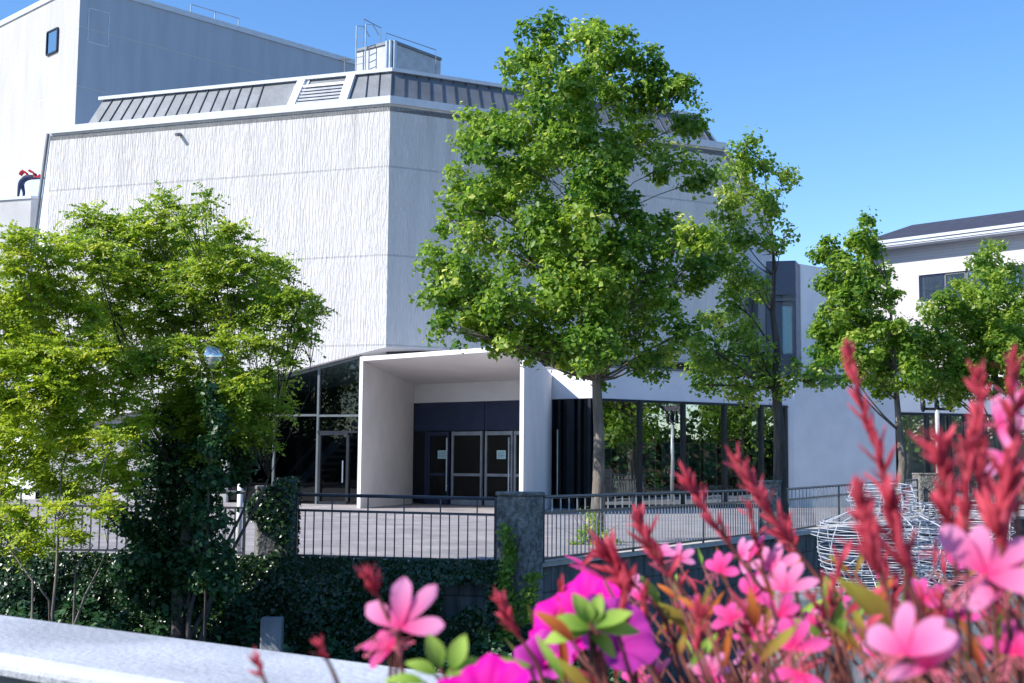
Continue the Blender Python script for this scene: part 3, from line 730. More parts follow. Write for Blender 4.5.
uvwall(m, Bl_ + Vector((9, 9)), Bl_, 0, ze, 40)
m.quad(v3(wa, wz1), v3(Br_, wz1), v3(Br_ - nb_ * .2, wz1), v3(wa - nb_ * .2, wz1)); m.quad(v3(wa, wz0), v3(Br_, wz0), v3(Br_ - nb_ * .2, wz0), v3(wa - nb_ * .2, wz0))
obj('wall', m, M['brick'], bz)
m = MB(); back_ = -nb_
eo = .95; rid = 6.0
p0 = Bl_ + nb_ * eo - bd * .6; p1 = Br_ + nb_ * eo; p2 = Br_ - nb_ * rid; p3 = Bl_ - nb_ * rid - bd * .6
zE = ze + .35; zR = zE + 2.1
m.v += [v3(p0, zE), v3(p1, zE), v3(p2, zR), v3(p3, zR), v3(Br_ - nb_ * 13, zE), v3(Bl_ - nb_ * 13 - bd * .6, zE)]
m.f += [(0, 1, 2, 3), (3, 2, 4, 5)]; rf = obj('roof', m, mat('dark_roof_sheet', (.045, .045, .06), .6, var=.2, scale=2), bz)
m = MB(); m.prism([p0, p1, p1 - nb_ * (eo - .0), p0 - nb_ * (eo)], ze - .02, ze + .2)
obj('soffit', m, M['cap'], bz)
m = MB(); m.bar(v3(p0 + nb_ * .05, zE - .06), v3(p1 + nb_ * .05, zE - .06), .12, .16); m.bar(v3(p0 + nb_ * .02, zE - .25), v3(p1 + nb_ * .02, zE - .25), .06, .1); obj('gutter', m, M['cap'], rf)
ww = [919, 944, 966, 985, 1007, 1013, 1030, 1060]
for i in range(len(ww) - 1):
    a = on_line(ww[i], 290, B1, bd).xy - nb_ * .12; b = on_line(ww[i + 1], 290, B1, bd).xy - nb_ * .12; vv = (b - a).normalized()
    if (b - a).length > 4: b = a + vv * 4
    m = MB(); frame_rect(m, a + vv * .05, b - vv * .05, wz0 + .06, wz1 - .06, .1, .1); wo = obj('window', m, M['mullion'] if i in (1, 2) else M['navy'], bz)
    m = MB(); a_ = a + vv * .1 - nb_ * .02; b_ = b - vv * .1 - nb_ * .02; m.quad(v3(a_, wz0 + .1), v3(b_, wz0 + .1), v3(b_, wz1 - .1), v3(a_, wz1 - .1)); obj('pane', m, M['glass'], wo)
    m = MB(); a_ -= nb_ * .35; b_ -= nb_ * .35; m.quad(v3(a_, wz0), v3(b_, wz0), v3(b_, wz1), v3(a_, wz1)); obj('pane_backing', m, M['white'] if i in (2, 5) else M['inner'], wo)

# poster boards in the foyer
for (x0, x1, mt, lab) in ((603, 611, (.3, .35, .36), 'narrow grey poster board in the foyer window nearest the first mullion'), (617, 632, (.32, .30, .25), 'beige poster board in the left bay of the foyer window'),
                     (641, 655, (.25, .27, .28), 'grey poster board left of the blue one in the foyer'), (662, 682, (.12, .28, .5), 'blue poster board in the foyer window'),
                     (688, 700, (.12, .22, .18), 'dark green poster board right of the second foyer mullion'), (704, 716, (.1, .4, .33), 'teal poster board in the middle bay of the foyer window'), (727, 739, (.38, .42, .40), 'pale poster board in the fourth foyer bay')):
    O_ = Dd - nE * .45
    a = on_line(x0, 459, O_, dE); b = on_line(x1, 459, O_, dE); za0 = on_line(x0, 476, O_, dE).z; zb0 = on_line(x0, 443, O_, dE).z
    t = thing('poster_board', lab, 'poster board', (a.x, a.y, 0), 'poster boards behind the foyer glass')
    m = MB(); frame_rect(m, a.xy, b.xy, za0, zb0, .05, .05)
    for q in (a.xy, b.xy): m.box((q.x, q.y, za0 / 2), (.04, .04, za0 - .06))
    obj('frame', m, M['white'], t)
    m = MB(); m.prism([a.xy, b.xy, b.xy - nE * .02, a.xy - nE * .02], za0 + .03, zb0 - .03); obj('poster', m, mat('poster_print', mt, .5, var=.5, scale=4), t)

# ------------------------------------------------------------------ fence
def fence(name, label, A, B, za, zb, short_every, pal, step=.135, rise=0, hooks=False):
    A = Vector(A); B = Vector(B); t = thing(name, label, 'fence', (A.x, A.y, za), 'railings along the quay')
    L = (B - A).length; f = lambda s, z: Vector((A.x + (B.x - A.x) * s, A.y + (B.y - A.y) * s, z + za + (zb - za) * s))
    v = (B - A).normalized()
    m = MB(); m.tube([f(0, .99), f(1, .99)], .026, 8); obj('top_rail', m, M['fence'], t)
    m = MB(); m.bar(f(0, .76), f(1, .76), .035, .035); obj('middle_rail', m, M['fence'], t)
    m = MB(); m.bar(f(0, .10), f(1, .10), .035, .035); obj('bottom_rail', m, M['fence'], t)
    n = int(L / step); m = MB(); m2 = MB()
    for i in range(1, n):
        s = i / n; m.bar(f(s, .115), f(s, .745), .018, .018)
        if i % short_every == 0: m2.bar(f(s, .775), f(s, .97), .02, .02); obj('short_post', m2, M[pal], t); m2 = MB()
        if n <= 100: obj('baluster', m, M[pal], t); m = MB()
    if n > 100: obj('baluster', m, M[pal], t)['kind'] = 'stuff'
    for s in ((.0, 1.0) if L < 6 else (0, .33, .66, 1)):
        m = MB(); m.bar(f(s, .045), f(s, .985), .04, .04); obj('post', m, M['fence'], t)
    return t
pil = []
def pillar(label, c, ang, sz, z1, z0=-.5):
    t = thing('stone_pillar', label, 'pillar', (c[0], c[1], z0), 'pillars of the quay railing')
    m = MB(); m.box((0, 0, (z1 - z0) / 2), (sz, sz, z1 - z0 - .001), ang); bm_ = obj('shaft', m, M['pillar'], t, False, False, .025)
    m = MB(); m.box((0, 0, z1 - z0 + .03), (sz + .03, sz + .03, .06), ang); obj('cap', m, M['pillar'], t, False, False, .02)
    return t
pa = math.radians(-33)
c2 = Vector((GX(520.5, 18.75), 18.85)); c1 = Vector((GX(274, 19.35), 19.4)); c0 = Vector((GX(168, 19.7), 19.75)); c3 = Vector((GX(771, 27.6), 27.75)); c4 = Vector((GX(930, 40), 40.2))
zp2 = HZ(521, 492, 18.6); zp1 = HZ(274, 486, 19.2)
pillar('weathered concrete pillar with an ivy strip, standing in the middle of the railing', c2, pa, .50, zp2 - .06)
pillar('ivy grown concrete pillar left of the entrance portal', c1, math.radians(-75), .50, zp1 - .06)
pillar('pale pillar half hidden by the dark ivy clad trunk', c0, math.radians(-10), .36, .98)
pillar('dark pillar in front of the second street tree', c3, math.radians(-20), .42, HZ(771, 483, 27.6))
pillar('far pillar beside the triple headed lamp', c4, math.radians(0), .75, HZ(930, 475, 40))
fence('railing', 'dark steel railing panel between the two pillars before the entrance', (GX(297, 19.3), 19.35), (GX(496, 18.9), 18.95), .0, -.03, 4, 'fence')
fence('railing', 'railing panel between ivy pillar and the dark trunk at left', (GX(180, 19.7), 19.72), (GX(246, 19.5), 19.5), .02, .02, 4, 'fence')
fence('railing', 'railing panel behind the feathery shrubs at the far left', (-14.0, 20.2), (GX(155, 19.8), 19.82), .0, .02, 4, 'fence')
fence('railing', 'long railing panel receding in front of the large lime tree', (GX(544, 18.8), 18.85 + .15), (GX(760, 27.2), 27.2), .0, .0, 2, 'fence_light')
fence('railing', 'railing panel before the blank white side wall', (GX(784, 28.2), 28.2), (GX(918, 39.6), 39.7), .0, .15, 2, 'fence_light')
fence('railing', 'far railing panel right of the last pillar', (GX(942, 40.2), 40.2), (GX(1050, 40.4), 40.4), .15, .15, 2, 'fence_light')

# ------------------------------------------------------------------ foliage
def leaf_mesh(name, cen, nor, size, mt, parent=None, rng=None, aspect=.8, tint=None, direction=None, kind=None, world=True):
    n = len(cen); rng = rng or np.random.default_rng(1)
    nor = nor / (np.linalg.norm(nor, axis=1, keepdims=True) + 1e-9)
    if direction is None: direction = rng.normal(size=(n, 3))
    a = direction - nor * np.sum(direction * nor, axis=1, keepdims=True); a /= (np.linalg.norm(a, axis=1, keepdims=True) + 1e-9)
    b = np.cross(nor, a)
    s = (size * rng.uniform(.5, 1.4, n))[:, None] if np.isscalar(size) else size[:, None]
    w_ = s * aspect
    # five point leaf: base, two shoulders, tip; folded on the midrib
    fold = nor * s * .16
    v0 = cen - a * s * .5; v1 = cen - a * s * .08 + b * w_ * .5 + fold; v2 = cen + a * s * .55; v3_ = cen - a * s * .08 - b * w_ * .5 + fold
    vs = np.stack([v0, v1, v2, v3_], 1).reshape(-1, 3)
    me = bpy.data.meshes.new(name); me.vertices.add(4 * n); me.vertices.foreach_set('co', vs.astype(np.float32).ravel())
    idx = np.arange(n)[:, None] * 4
    f = np.concatenate([idx + np.array([0, 1, 2]), idx + np.array([0, 2, 3])], 1).reshape(-1)
    me.loops.add(6 * n); me.loops.foreach_set('vertex_index', f.astype(np.int32))
    me.polygons.add(2 * n); me.polygons.foreach_set('loop_start', (np.arange(2 * n) * 3).astype(np.int32))
    try: me.polygons.foreach_set('loop_total', np.full(2 * n, 3, np.int32))
    except Exception: pass
    if tint is None: tint = rng.beta(1.6, 2.2, n)
    at = me.attributes.new('tint', 'FLOAT', 'POINT'); at.data.foreach_set('value', np.repeat(tint, 4).astype(np.float32))
    me.materials.append(mt); me.update(calc_edges=True)
    o = bpy.data.objects.new(name, me); C.objects.link(o)
    if parent:
        o.parent = parent
        if world: o.location = -Vector(parent.location)
    if kind: o['kind'] = kind
    return o

def crown_points(blobs, Y, rng, depth, per=26, sub_r=.30, leaves=55, fill=1.0):
    """blobs: (px,py,rpx[,dy]) -> leaf positions/normals in clumps through the volume"""
    cs = []; ns = []; tn = []; tips = []
    for bl in blobs:
        px, py, r = bl[:3]; dy = bl[3] if len(bl) > 3 else rng.uniform(-depth, depth)
        y = Y + dy; c = P(px, py, y); R = r * y / F; c = np.array(c); tips.append(Vector(c))
        k = max(3, int(per * (R / .9) ** 2 * fill)); bt = rng.normal() * .1
        for _ in range(k):
            d = rng.normal(size=3); d /= np.linalg.norm(d); q = c + d * R * rng.uniform(.25, 1.0) ** .6 * np.array([1, 1.0, .92])
            sr = sub_r * rng.uniform(.55, 1.25)
            m_ = int(leaves * rng.uniform(.6, 1.3)); e = rng.normal(size=(m_, 3)); e /= np.linalg.norm(e, axis=1, keepdims=True)
            rad = rng.uniform(.25, 1, m_)[:, None] ** .5 * sr
            pos = q + e * rad * np.array([1.05, 1.05, .75]) + rng.normal(size=(m_, 3)) * sub_r * .22
            nn = e * .55 + d * .25 + np.array([0, 0, .55]) + rng.normal(size=(m_, 3)) * .5
            cs.append(pos); ns.append(nn); tn.append(np.clip(rng.beta(1.5, 2.4, m_) + bt + rng.normal() * .13, 0, 1))
    return np.concatenate(cs), np.concatenate(ns), np.concatenate(tn), tips

def trunk_mb(base, tips, fork, r0, rng, r1=.05, bend=.12, top=None):
    m = MB(); top = top or max(tips, key=lambda t: t.z)
    base = Vector(base); f = Vector((base.x + (top.x - base.x) * .15, base.y + (top.y - base.y) * .1, fork))
    n = 9; pts = []; rad = []
    topz = top.z - .3
    for i in range(n + 1):
        t = i / n; z = base.z + (topz - base.z) * t
        x = base.x + (top.x - base.x) * t ** 2.6 + (rng.normal() * bend * (t > .1)); y = base.y + (top.y - base.y) * t ** 1.5 + (rng.normal() * bend * (t > .1))
        pts.append(Vector((x, y, z))); rad.append(r0 * (1 - t) ** 1.15 + .012 + (r0 * .35 if i == 0 else 0))
    m.tube(pts, rad, 10)
    return m, pts, rad
def branches_mb(m, pts, rad, tips, fork, rng):
    for tp in tips:
        hz = max(fork, tp.z - .45 * (Vector((tp.x, tp.y, 0)) - Vector((pts[0].x, pts[0].y, 0))).length - .5)
        # nearest trunk point at height hz
        k = min(range(len(pts)), key=lambda i: abs(pts[i].z - hz)); s = pts[k]; r = max(.014, rad[k] * .36)
        mid_ = s.lerp(tp, .5) + Vector((rng.normal() * .12, rng.normal() * .12, .12 + rng.normal() * .1))
        m.tube([s, s.lerp(mid_, .5) + Vector((0, 0, -.05)), mid_, tp], [r, r * .75, r * .5, .012], 6)
        for _ in range(4):
            e = tp + Vector((rng.normal(), rng.normal(), rng.normal() * .7)) * .15; m.tube([mid_.lerp(tp, rng.uniform(.2, .9)), e], [r * .28 + .006, .006], 4)
    return m

def tree(name, label, px, Y, blobs, r0, fork, mt, bark, seed, depth=1.6, per=26, sub_r=.30, leaves=55, size=.085, group='trees on the plaza', top=None, z0=0):
    rng = np.random.default_rng(seed)
    bx = GX(px, Y, .3); t = thing(name, label, 'tree', (bx, Y, z0), group)
    c, n_, tn, tips = crown_points(blobs, Y, rng, depth, per, sub_r, leaves)
    leaf_mesh('crown', c, n_, size, mt, t, rng, .85, tn)
    topb = P(top[0], top[1], Y) if top else max(tips, key=lambda q: q.z); m, pts, rad = trunk_mb((bx, Y, z0 - .03), tips, fork, r0, rng, top=topb, bend=.028)
    branches_mb(m, pts, rad, tips, fork, rng)
    obj('trunk', m, bark, t, True)
    return t

lin = [(545, 30, 20), (520, 70, 20), (545, 65, 28), (585, 40, 22), (610, 50, 26), (585, 80, 30), (640, 60, 22), (655, 90, 30), (683, 85, 18), (690, 120, 20), (625, 100, 28), (560, 110, 28),
       (520, 120, 28), (480, 125, 24), (470, 150, 18), (505, 155, 30), (550, 160, 32), (600, 150, 32), (640, 140, 22), (670, 165, 22), (700, 180, 18), (460, 185, 22), (490, 195, 26), (535, 205, 32), (590, 200, 34), (625, 215, 24),
       (455, 220, 20), (480, 240, 22), (440, 262, 20), (470, 272, 24), (520, 255, 28), (565, 255, 32), (610, 260, 30), (660, 235, 28), (695, 235, 24), (712, 255, 20), (650, 265, 26), (690, 275, 24),
       (440, 300, 20), (475, 318, 22), (445, 325, 14), (510, 295, 26), (505, 325, 20), (550, 300, 30), (595, 305, 30), (640, 300, 26), (670, 310, 20), (690, 330, 18), (560, 340, 24), (600, 345, 30), (630, 345, 24), (512, 345, 12), (650, 365, 18), (600, 375, 14), (672, 352, 14), (578, 365, 16)]
lin += [(470, 338, 15, -.5), (500, 347, 13, -.5), (535, 350, 17, -.6), (572, 352, 17, -.7), (455, 300, 16, -.4), (525, 330, 22, -.9), (490, 325, 16, -.6), (570, 130, 30, -1), (590, 180, 34, -1.2), (575, 230, 34, -1.3), (600, 280, 34, -1.2), (590, 320, 30, -1.2), (560, 275, 28, -1.2), (540, 230, 26, -1), (620, 240, 22, -1), (596, 352, 20, -.6), (580, 90, 24, -.6), (530, 170, 24, 0), (480, 205, 20, 0), (480, 290, 20, 0), (610, 310, 24, .8)]
tree('lime_tree', 'tallest broad lime tree with a full green crown in front of the theatre', 597, 25, lin, .125, 3.3, M['lime'], M['bark'], 3, 1.7, per=50, sub_r=.24, leaves=60, size=.105, top=(588, 50))
t2 = [(745, 145, 15), (735, 165, 18), (760, 160, 18), (780, 180, 16), (740, 195, 22), (770, 205, 20), (725, 215, 16), (785, 232, 9), (745, 235, 22), (725, 245, 16), (775, 250, 12), (735, 270, 20), (755, 290, 16), (730, 300, 18), (715, 320, 16), (740, 330, 20), (710, 350, 18), (700, 365, 16),
      (730, 355, 20), (755, 350, 16), (730, 380, 18), (765, 370, 16), (795, 375, 14), (815, 382, 14), (745, 395, 12), (780, 390, 14), (705, 385, 12), (830, 380, 9), (755, 385, 16)]
tree('lime_tree', 'slender tree with a dark trunk before the end of the foyer glazing', 781, 28, t2, .17, 3.0, M['lime2'], M['bark_dark'], 8, .9, per=60, sub_r=.22, leaves=42, size=.095, top=(768, 190))
t3 = [(866, 225, 8), (862, 236, 10), (870, 243, 11), (858, 243, 12), (875, 250, 12), (830, 252, 14), (850, 268, 18), (818, 258, 6), (878, 275, 14), (835, 280, 18), (860, 295, 22), (833, 306, 15), (840, 325, 24), (870, 325, 22), (824, 335, 12), (888, 300, 12), (890, 330, 14), (830, 350, 20), (860, 355, 24), (888, 358, 18), (905, 345, 16), (880, 380, 18), (905, 375, 18), (850, 372, 12), (820, 365, 10)]
tree('lime_tree', 'smaller street tree right of the blue window bay', 902, 36, t3, .13, 2.7, M['lime'], M['bark'], 12, 1.2, per=58, sub_r=.26, leaves=54, size=.12, top=(880, 240))
t4 = [(992, 245, 8), (985, 265, 16), (1005, 268, 14), (990, 290, 22), (965, 290, 12), (950, 305, 16), (1010, 305, 24), (930, 315, 14), (965, 325, 26), (1000, 335, 28), (925, 340, 20), (945, 352, 24), (975, 360, 28), (1015, 350, 26), (915, 365, 16), (940, 375, 18), (970, 380, 20), (1005, 375, 24), (1030, 330, 30), (1035, 380, 25), (912, 332, 14), (900, 352, 16), (925, 385, 14), (955, 395, 12), (985, 315, 18)]
tree('lime_tree', 'bushy light green tree at the right edge before the brick building', 1001, 38, t4, .15, 2.6, M['lime2'], M['bark'], 15, 1.5, per=50, sub_r=.26, leaves=56, size=.12)

# feathery trees in front of the quay: compound leaves laid in flat sprays
def feather_tree(name, label, px, Y, blobs, mt, bark, seed, depth, stems, r0=.06, per=20, z0=-1.6, fr=9, leaflets=13, fl=.30, lw=.036, group='trees at the foot of the quay'):
    rng = np.random.default_rng(seed); bx = GX(px, Y, 0); t = thing(name, label, 'tree', (bx, Y, z0), group)
    cs = []; ns = []; ds = []; tn = []; tips = []
    for bl in blobs:
        bx_, by_, r = bl[:3]; y = Y + (bl[3] if len(bl) > 3 else rng.uniform(-depth, depth)); c = np.array(P(bx_, by_, y)); R = r * y / F; tips.append(Vector(c))
        k = max(3, int(per * (R / .5) ** 2))
        for _ in range(k):
            d = rng.normal(size=3); d /= np.linalg.norm(d); q = c + d * R * rng.uniform(.1, 1.15) ** .5; base_t = rng.normal() * .14
            for _ in range(fr):
                az = rng.uniform(0, 2 * PI); el = rng.normal() * .38 + .12; L = fl * rng.uniform(.6, 1.2)
                u_ = np.array([math.cos(az) * math.cos(el), math.sin(az) * math.cos(el), math.sin(el)]); sd_ = np.cross(u_, [0, 0, 1.0]); sd_ /= np.linalg.norm(sd_)
                tl_ = rng.normal() * .25; upv = np.cross(sd_, u_); sd_ = sd_ * math.cos(tl_) + upv * math.sin(tl_)
                ss = (np.arange(leaflets) + 1) / leaflets; sg = np.where(np.arange(leaflets) % 2 == 0, 1, -1)[:, None]
                rach = q + u_ * (ss * L)[:, None] + np.array([0, 0, -1.0]) * ((ss ** 2) * L * .28)[:, None]
                pos = rach + sd_ * sg * .022 * 1.2; nn = np.cross(u_, sd_); nn = np.where(nn[2] < 0, -nn, nn) + rng.normal(size=(leaflets, 3)) * .6 + np.array([-.25, -.35, 0])
                cs.append(pos); ns.append(nn); ds.append(sd_ * sg + u_ * .4); tn.append(np.clip(rng.beta(1.8, 2.2, leaflets) * .8 + base_t + .1, 0, 1))
    c = np.concatenate(cs); n_ = np.concatenate(ns); d_ = np.concatenate(ds); tt = np.concatenate(tn)
    leaf_mesh('crown', c, n_, lw * 1.5, mt, t, rng, .62, tt, d_)
    m = MB(); root = Vector((bx, Y, z0 - .05)); forks = []
    for s in range(stems):
        tgt = tips[int(rng.integers(len(tips)))]; top_ = root.lerp(tgt, .62) + Vector((rng.normal() * .2, rng.normal() * .2, 0)); pts = [root + Vector((rng.normal() * .08, rng.normal() * .08, 0))]
        for i in range(1, 6): pts.append(pts[0].lerp(top_, i / 5) + Vector((rng.normal() * .05, rng.normal() * .05, 0)) + Vector((0, 0, .25 * math.sin(i / 5 * PI))))
        rad = [r0 * (1 - .14 * i) for i in range(6)]; m.tube(pts, rad, 8); forks += list(zip(pts[2:], rad[2:]))
    for tp in tips:
        s, r = min(forks, key=lambda q: (q[0] - tp).length + (2 if q[0].z > tp.z else 0)); md = s.lerp(tp, .5) + Vector((rng.normal() * .12, rng.normal() * .1, .05))
        m.tube([s, md, tp], [r * .5, r * .3, .006], 6)
        for _ in range(5): e = tp + Vector((rng.normal(), rng.normal(), rng.normal() * .5)) * .16; m.tube([md.lerp(tp, rng.uniform(.2, 1)), e], [.008, .003], 4)
    obj('trunk', m, bark, t, True)
    return t
fb = [(172, 203, 12, .2), (205, 207, 12), (190, 222, 12), (110, 230, 22), (150, 225, 20), (85, 222, 14), (130, 250, 26), (170, 250, 24), (95, 255, 24), (205, 255, 18), (235, 238, 18), (255, 255, 14), (60, 245, 14), (225, 272, 26), (265, 280, 24), (295, 295, 16), (312, 315, 14), (300, 330, 14), (270, 310, 22), (190, 280, 28), (150, 285, 26), (110, 290, 26),
      (240, 310, 26), (200, 320, 26), (160, 325, 28), (120, 330, 26), (220, 345, 18), (185, 355, 22), (255, 345, 16), (285, 350, 12), (150, 365, 24), (235, 380, 24), (265, 385, 18), (205, 390, 28), (170, 395, 24), (250, 405, 24), (275, 410, 12), (225, 420, 24), (190, 425, 26), (255, 435, 16), (215, 445, 20), (150, 420, 14), (285, 365, 8)]
feather_tree('locust_tree', 'wide feathery leaved tree with fine foliage in front of the white relief wall', 182, 17.6, fb, M['locust'], M['bark_dark'], 21, .9, 4, .04, per=58)
sb = [(20, 240, 14), (45, 258, 18), (10, 262, 16), (20, 290, 24), (60, 290, 20), (5, 320, 24), (45, 325, 26), (85, 320, 18), (20, 355, 28), (65, 355, 26), (100, 350, 18), (-5, 385, 24), (40, 390, 28), (85, 385, 22), (15, 420, 24), (60, 420, 24), (100, 410, 14), (30, 450, 22), (75, 445, 18), (-10, 450, 20), (5, 485, 18), (45, 478, 16), (110, 440, 12), (75, 490, 14), (120, 480, 12), (100, 505, 12), (20, 520, 16), (128, 395, 12), (-5, 530, 18), (30, 545, 14), (60, 515, 12), (135, 430, 16), (120, 460, 14), (95, 470, 14), (75, 535, 10), (120, 375, 16)]
feather_tree('locust_tree', 'yellowish feathery multi stemmed tree at the far left edge', 60, 16.4, sb, M['sumac'], M['bark'], 22, .8, 5, .026, per=72)
# dark ivy clad mass round the trunk
rng = np.random.default_rng(31)
db = [(185, 400, 14), (195, 430, 20), (175, 450, 24), (205, 455, 22), (160, 475, 24), (190, 485, 28), (215, 480, 16), (165, 505, 26), (195, 515, 24), (150, 530, 22), (180, 540, 28), (210, 535, 16), (160, 560, 26), (190, 570, 24), (140, 560, 20), (205, 420, 14), (235, 440, 14), (245, 460, 12), (140, 490, 12), (150, 590, 24), (180, 600, 26), (210, 590, 20), (215, 560, 18), (125, 520, 16), (130, 575, 18), (235, 480, 10), (150, 450, 16), (165, 420, 12), (213, 392, 9, -1.3), (214, 415, 11, -1.3), (212, 445, 13, -1.3), (214, 478, 13, -1.3), (212, 512, 15, -1.3), (214, 548, 16, -1.3), (212, 585, 18, -1.3)]
dt = thing('ivy_clad_tree', 'dark ivy clad trunk mass rising in front of the left railing', 'tree', (GX(183, 17.9, 0), 17.9, -1.6), 'trees at the foot of the quay')
c, n_, tn, tips = crown_points(db, 17.9, rng, .35, 130, .17, 60)
leaf_mesh('crown', c, n_, .07, M['darkleaf'], dt, rng, .9, tn * .8)
m, pts, rad = trunk_mb((dt.location.x, 17.9, -1.65), tips, 0, .15, rng, top=Vector((dt.location.x + .1, 17.9, 2.8)), bend=.03); branches_mb(m, pts, rad, tips[:8], .2, rng); obj('trunk', m, M['bark_dark'], dt, True)

# ivy blanket on the quay wall (left part), mounded
def ivy_scatter(name, label, n, fpos, size, mt, seed, keep=None, tint=(1.5, 3)):
    rng = np.random.default_rng(seed); pos, nor = fpos(rng, n)
    o = leaf_mesh(name, pos, nor, size, mt, None, rng, .95, rng.beta(*tint, len(pos)), None)
    return tag(o, label, 'ivy' if 'ivy' in name else 'ground plants', None, 'stuff')
def wall_line(s):
    a, b = Vector((-9.5, 19.9)), Vector((q0.x, q0.y - .05)); return a.x + (b.x - a.x) * s, a.y + (b.y - a.y) * s
def f_ivy(rng, n):
    s = rng.uniform(0, 1, n); z = rng.uniform(-2.4, .10, n); x = -9.5 + s * (q0.x + 9.3); y = 19.9 + s * (18.65 - 19.9)
    lump = .22 * np.sin(x * 2.1 + 1) * np.sin(z * 3 + x) + .18 * np.sin(x * 5.3) * np.cos(z * 4.1) + .2
    lim = -1.55 + .5 * np.sin(x * 1.3 + .5) + .25 * np.sin(x * 4.1)
    rm = (z > lim + np.where(x > -2.2, (x + 2.2) * .42, -1.0))
    rm &= ~((x > -.95) & (z > -.62 + .1 * np.sin(x * 9)) & (z < -.22) & (x < -.35))
    top = np.clip(z * .0 + lump, .02, .6) * rng.uniform(.3, 1, n)
    pos = np.stack([x, y - .08 - top * np.clip((.12 - z) * 2.2, .15, 1), z], 1)[rm]
    nor = np.stack([rng.normal(size=n) * .5, -1 + rng.normal(size=n) * .5, .45 + rng.normal(size=n) * .5], 1)[rm]
    return pos, nor
ivy_scatter('ivy_cover', 'dense dark ivy hanging over the quay wall below the left railing', 62000, f_ivy, .065, M['ivy'], 5)
def f_pil(c, half, zlo, zhi, dens=None):
    def f(rng, n):
        a = rng.uniform(0, 4, n); e = rng.uniform(-half, half, n); z = zlo + (zhi - zlo) * rng.uniform(0, 1, n) ** .9
        k = np.floor(a); x = np.where(k == 0, e, np.where(k == 1, half, np.where(k == 2, -half, e))); y = np.where(k == 0, -half, np.where(k == 3, half, e))
        o = 1 + rng.uniform(.05, .28, n); pos = np.stack([c.x + x * o, c.y + y * o, z], 1); nor = np.stack([x * 3 + rng.normal(size=n) * .4, y * 3 + rng.normal(size=n) * .4, .5 + rng.normal(size=n) * .4], 1)
        rm = (pos[:, 0] > c.x - half * .55 + .25 * np.sin(z * 6)) | (z < .1)
        return pos[rm], nor[rm]
    return f
ivy_scatter('ivy_on_pillar', 'ivy wrapping the pillar left of the entrance portal', 5200, f_pil(c1, .27, -.3, 1.24), .06, M['ivy'], 6)
def f_strip(rng, n):
    z = rng.uniform(-1.0, .62, n); x = GX(508, 18.5) + .03 * np.sin(z * 8) + rng.normal(size=n) * (.045 + .05 * np.clip(.1 - z, 0, 1)); y = 18.45 + rng.uniform(-.06, .1, n) + (z < 0) * -.05
    z2 = rng.uniform(-.75, -.05, n // 3); x2 = GX(534, 18.4) - (-.1 - z2) * .22 + rng.normal(size=n // 3) * .06; y2 = 18.42 + rng.uniform(-.06, .06, n // 3)
    x = np.concatenate([x, x2]); y = np.concatenate([y, y2]); z = np.concatenate([z, z2]); k = len(x)
    return np.stack([x, y, z], 1), np.stack([-.5 + rng.normal(size=k) * .5, -.7 + rng.normal(size=k) * .4, .6 + rng.normal(size=k) * .4], 1)
ivy_scatter('ivy_strip', 'bright narrow ivy strand climbing the middle railing pillar', 900, f_strip, .06, M['lime2'], 7)
# undergrowth at the foot of the wall
def f_under(rng, n):
    x = rng.uniform(-8.5, 1.5, n); y = rng.uniform(16.2, 19.2, n); h = .35 + .25 * np.sin(x * 2.7) * np.cos(y * 3) + .2 * np.sin(x * 6 + y * 4); z = -2.0 + .25 * (y - 16.2) + np.clip(h, .05, 1) * rng.uniform(.3, 1, n) * np.where(x < -3.5, 1.5, 1)
    return np.stack([x, y, z], 1), np.stack([rng.normal(size=n) * .5, -.3 + rng.normal(size=n) * .4, .9 + rng.normal(size=n) * .3], 1)
ivy_scatter('undergrowth', 'low leafy undergrowth on the bank below the ivy', 22000, f_under, .085, M['darkleaf'], 9)
bk = MB(); bk.quad((-40, 15.5, -2.45), (2.2, 15.5, -2.45), (1.0, 19.5, -1.45), (-40, 22.6, -1.45)); tag(obj('bank_slope', bk, M['soil']), kind='structure')
mk = MB(); q = P(272, 634, 16.9); mk.box((0, 0, 0), (.27, .2, .62)); o = obj('stone_marker', mk, M['concrete'], None, False, True, .015); o.location = (q.x, q.y, q.z - .1); tag(o, 'short grey stone post standing in the ivy below the railing', 'marker post')
# shrub at the foot of the big lime
sh = thing('shrub', 'small bright green shoots round the foot of the large lime tree', 'shrub', (GX(590, 24.3, 0), 24.3, 0))
rng = np.random.default_rng(41); c, n_, tn, tips = crown_points([(590, 535, 14), (580, 540, 10), (602, 538, 12), (612, 543, 8), (588, 515, 9), (572, 545, 6), (598, 522, 7)], 24.3, rng, .25, 60, .1, 26)
leaf_mesh('leaves', c, n_, .065, M['lime2'], sh, rng, .8, np.clip(tn + .25, 0, 1))
m = MB()
for _ in range(14): m.tube([(sh.location.x + rng.normal() * .1, 24.3 + rng.normal() * .1, 0), (sh.location.x + rng.normal() * .3, 24.3 + rng.normal() * .2, .3 + abs(rng.normal()) * .2)], [.008, .003], 4)
obj('stems', m, M['bark'], sh)

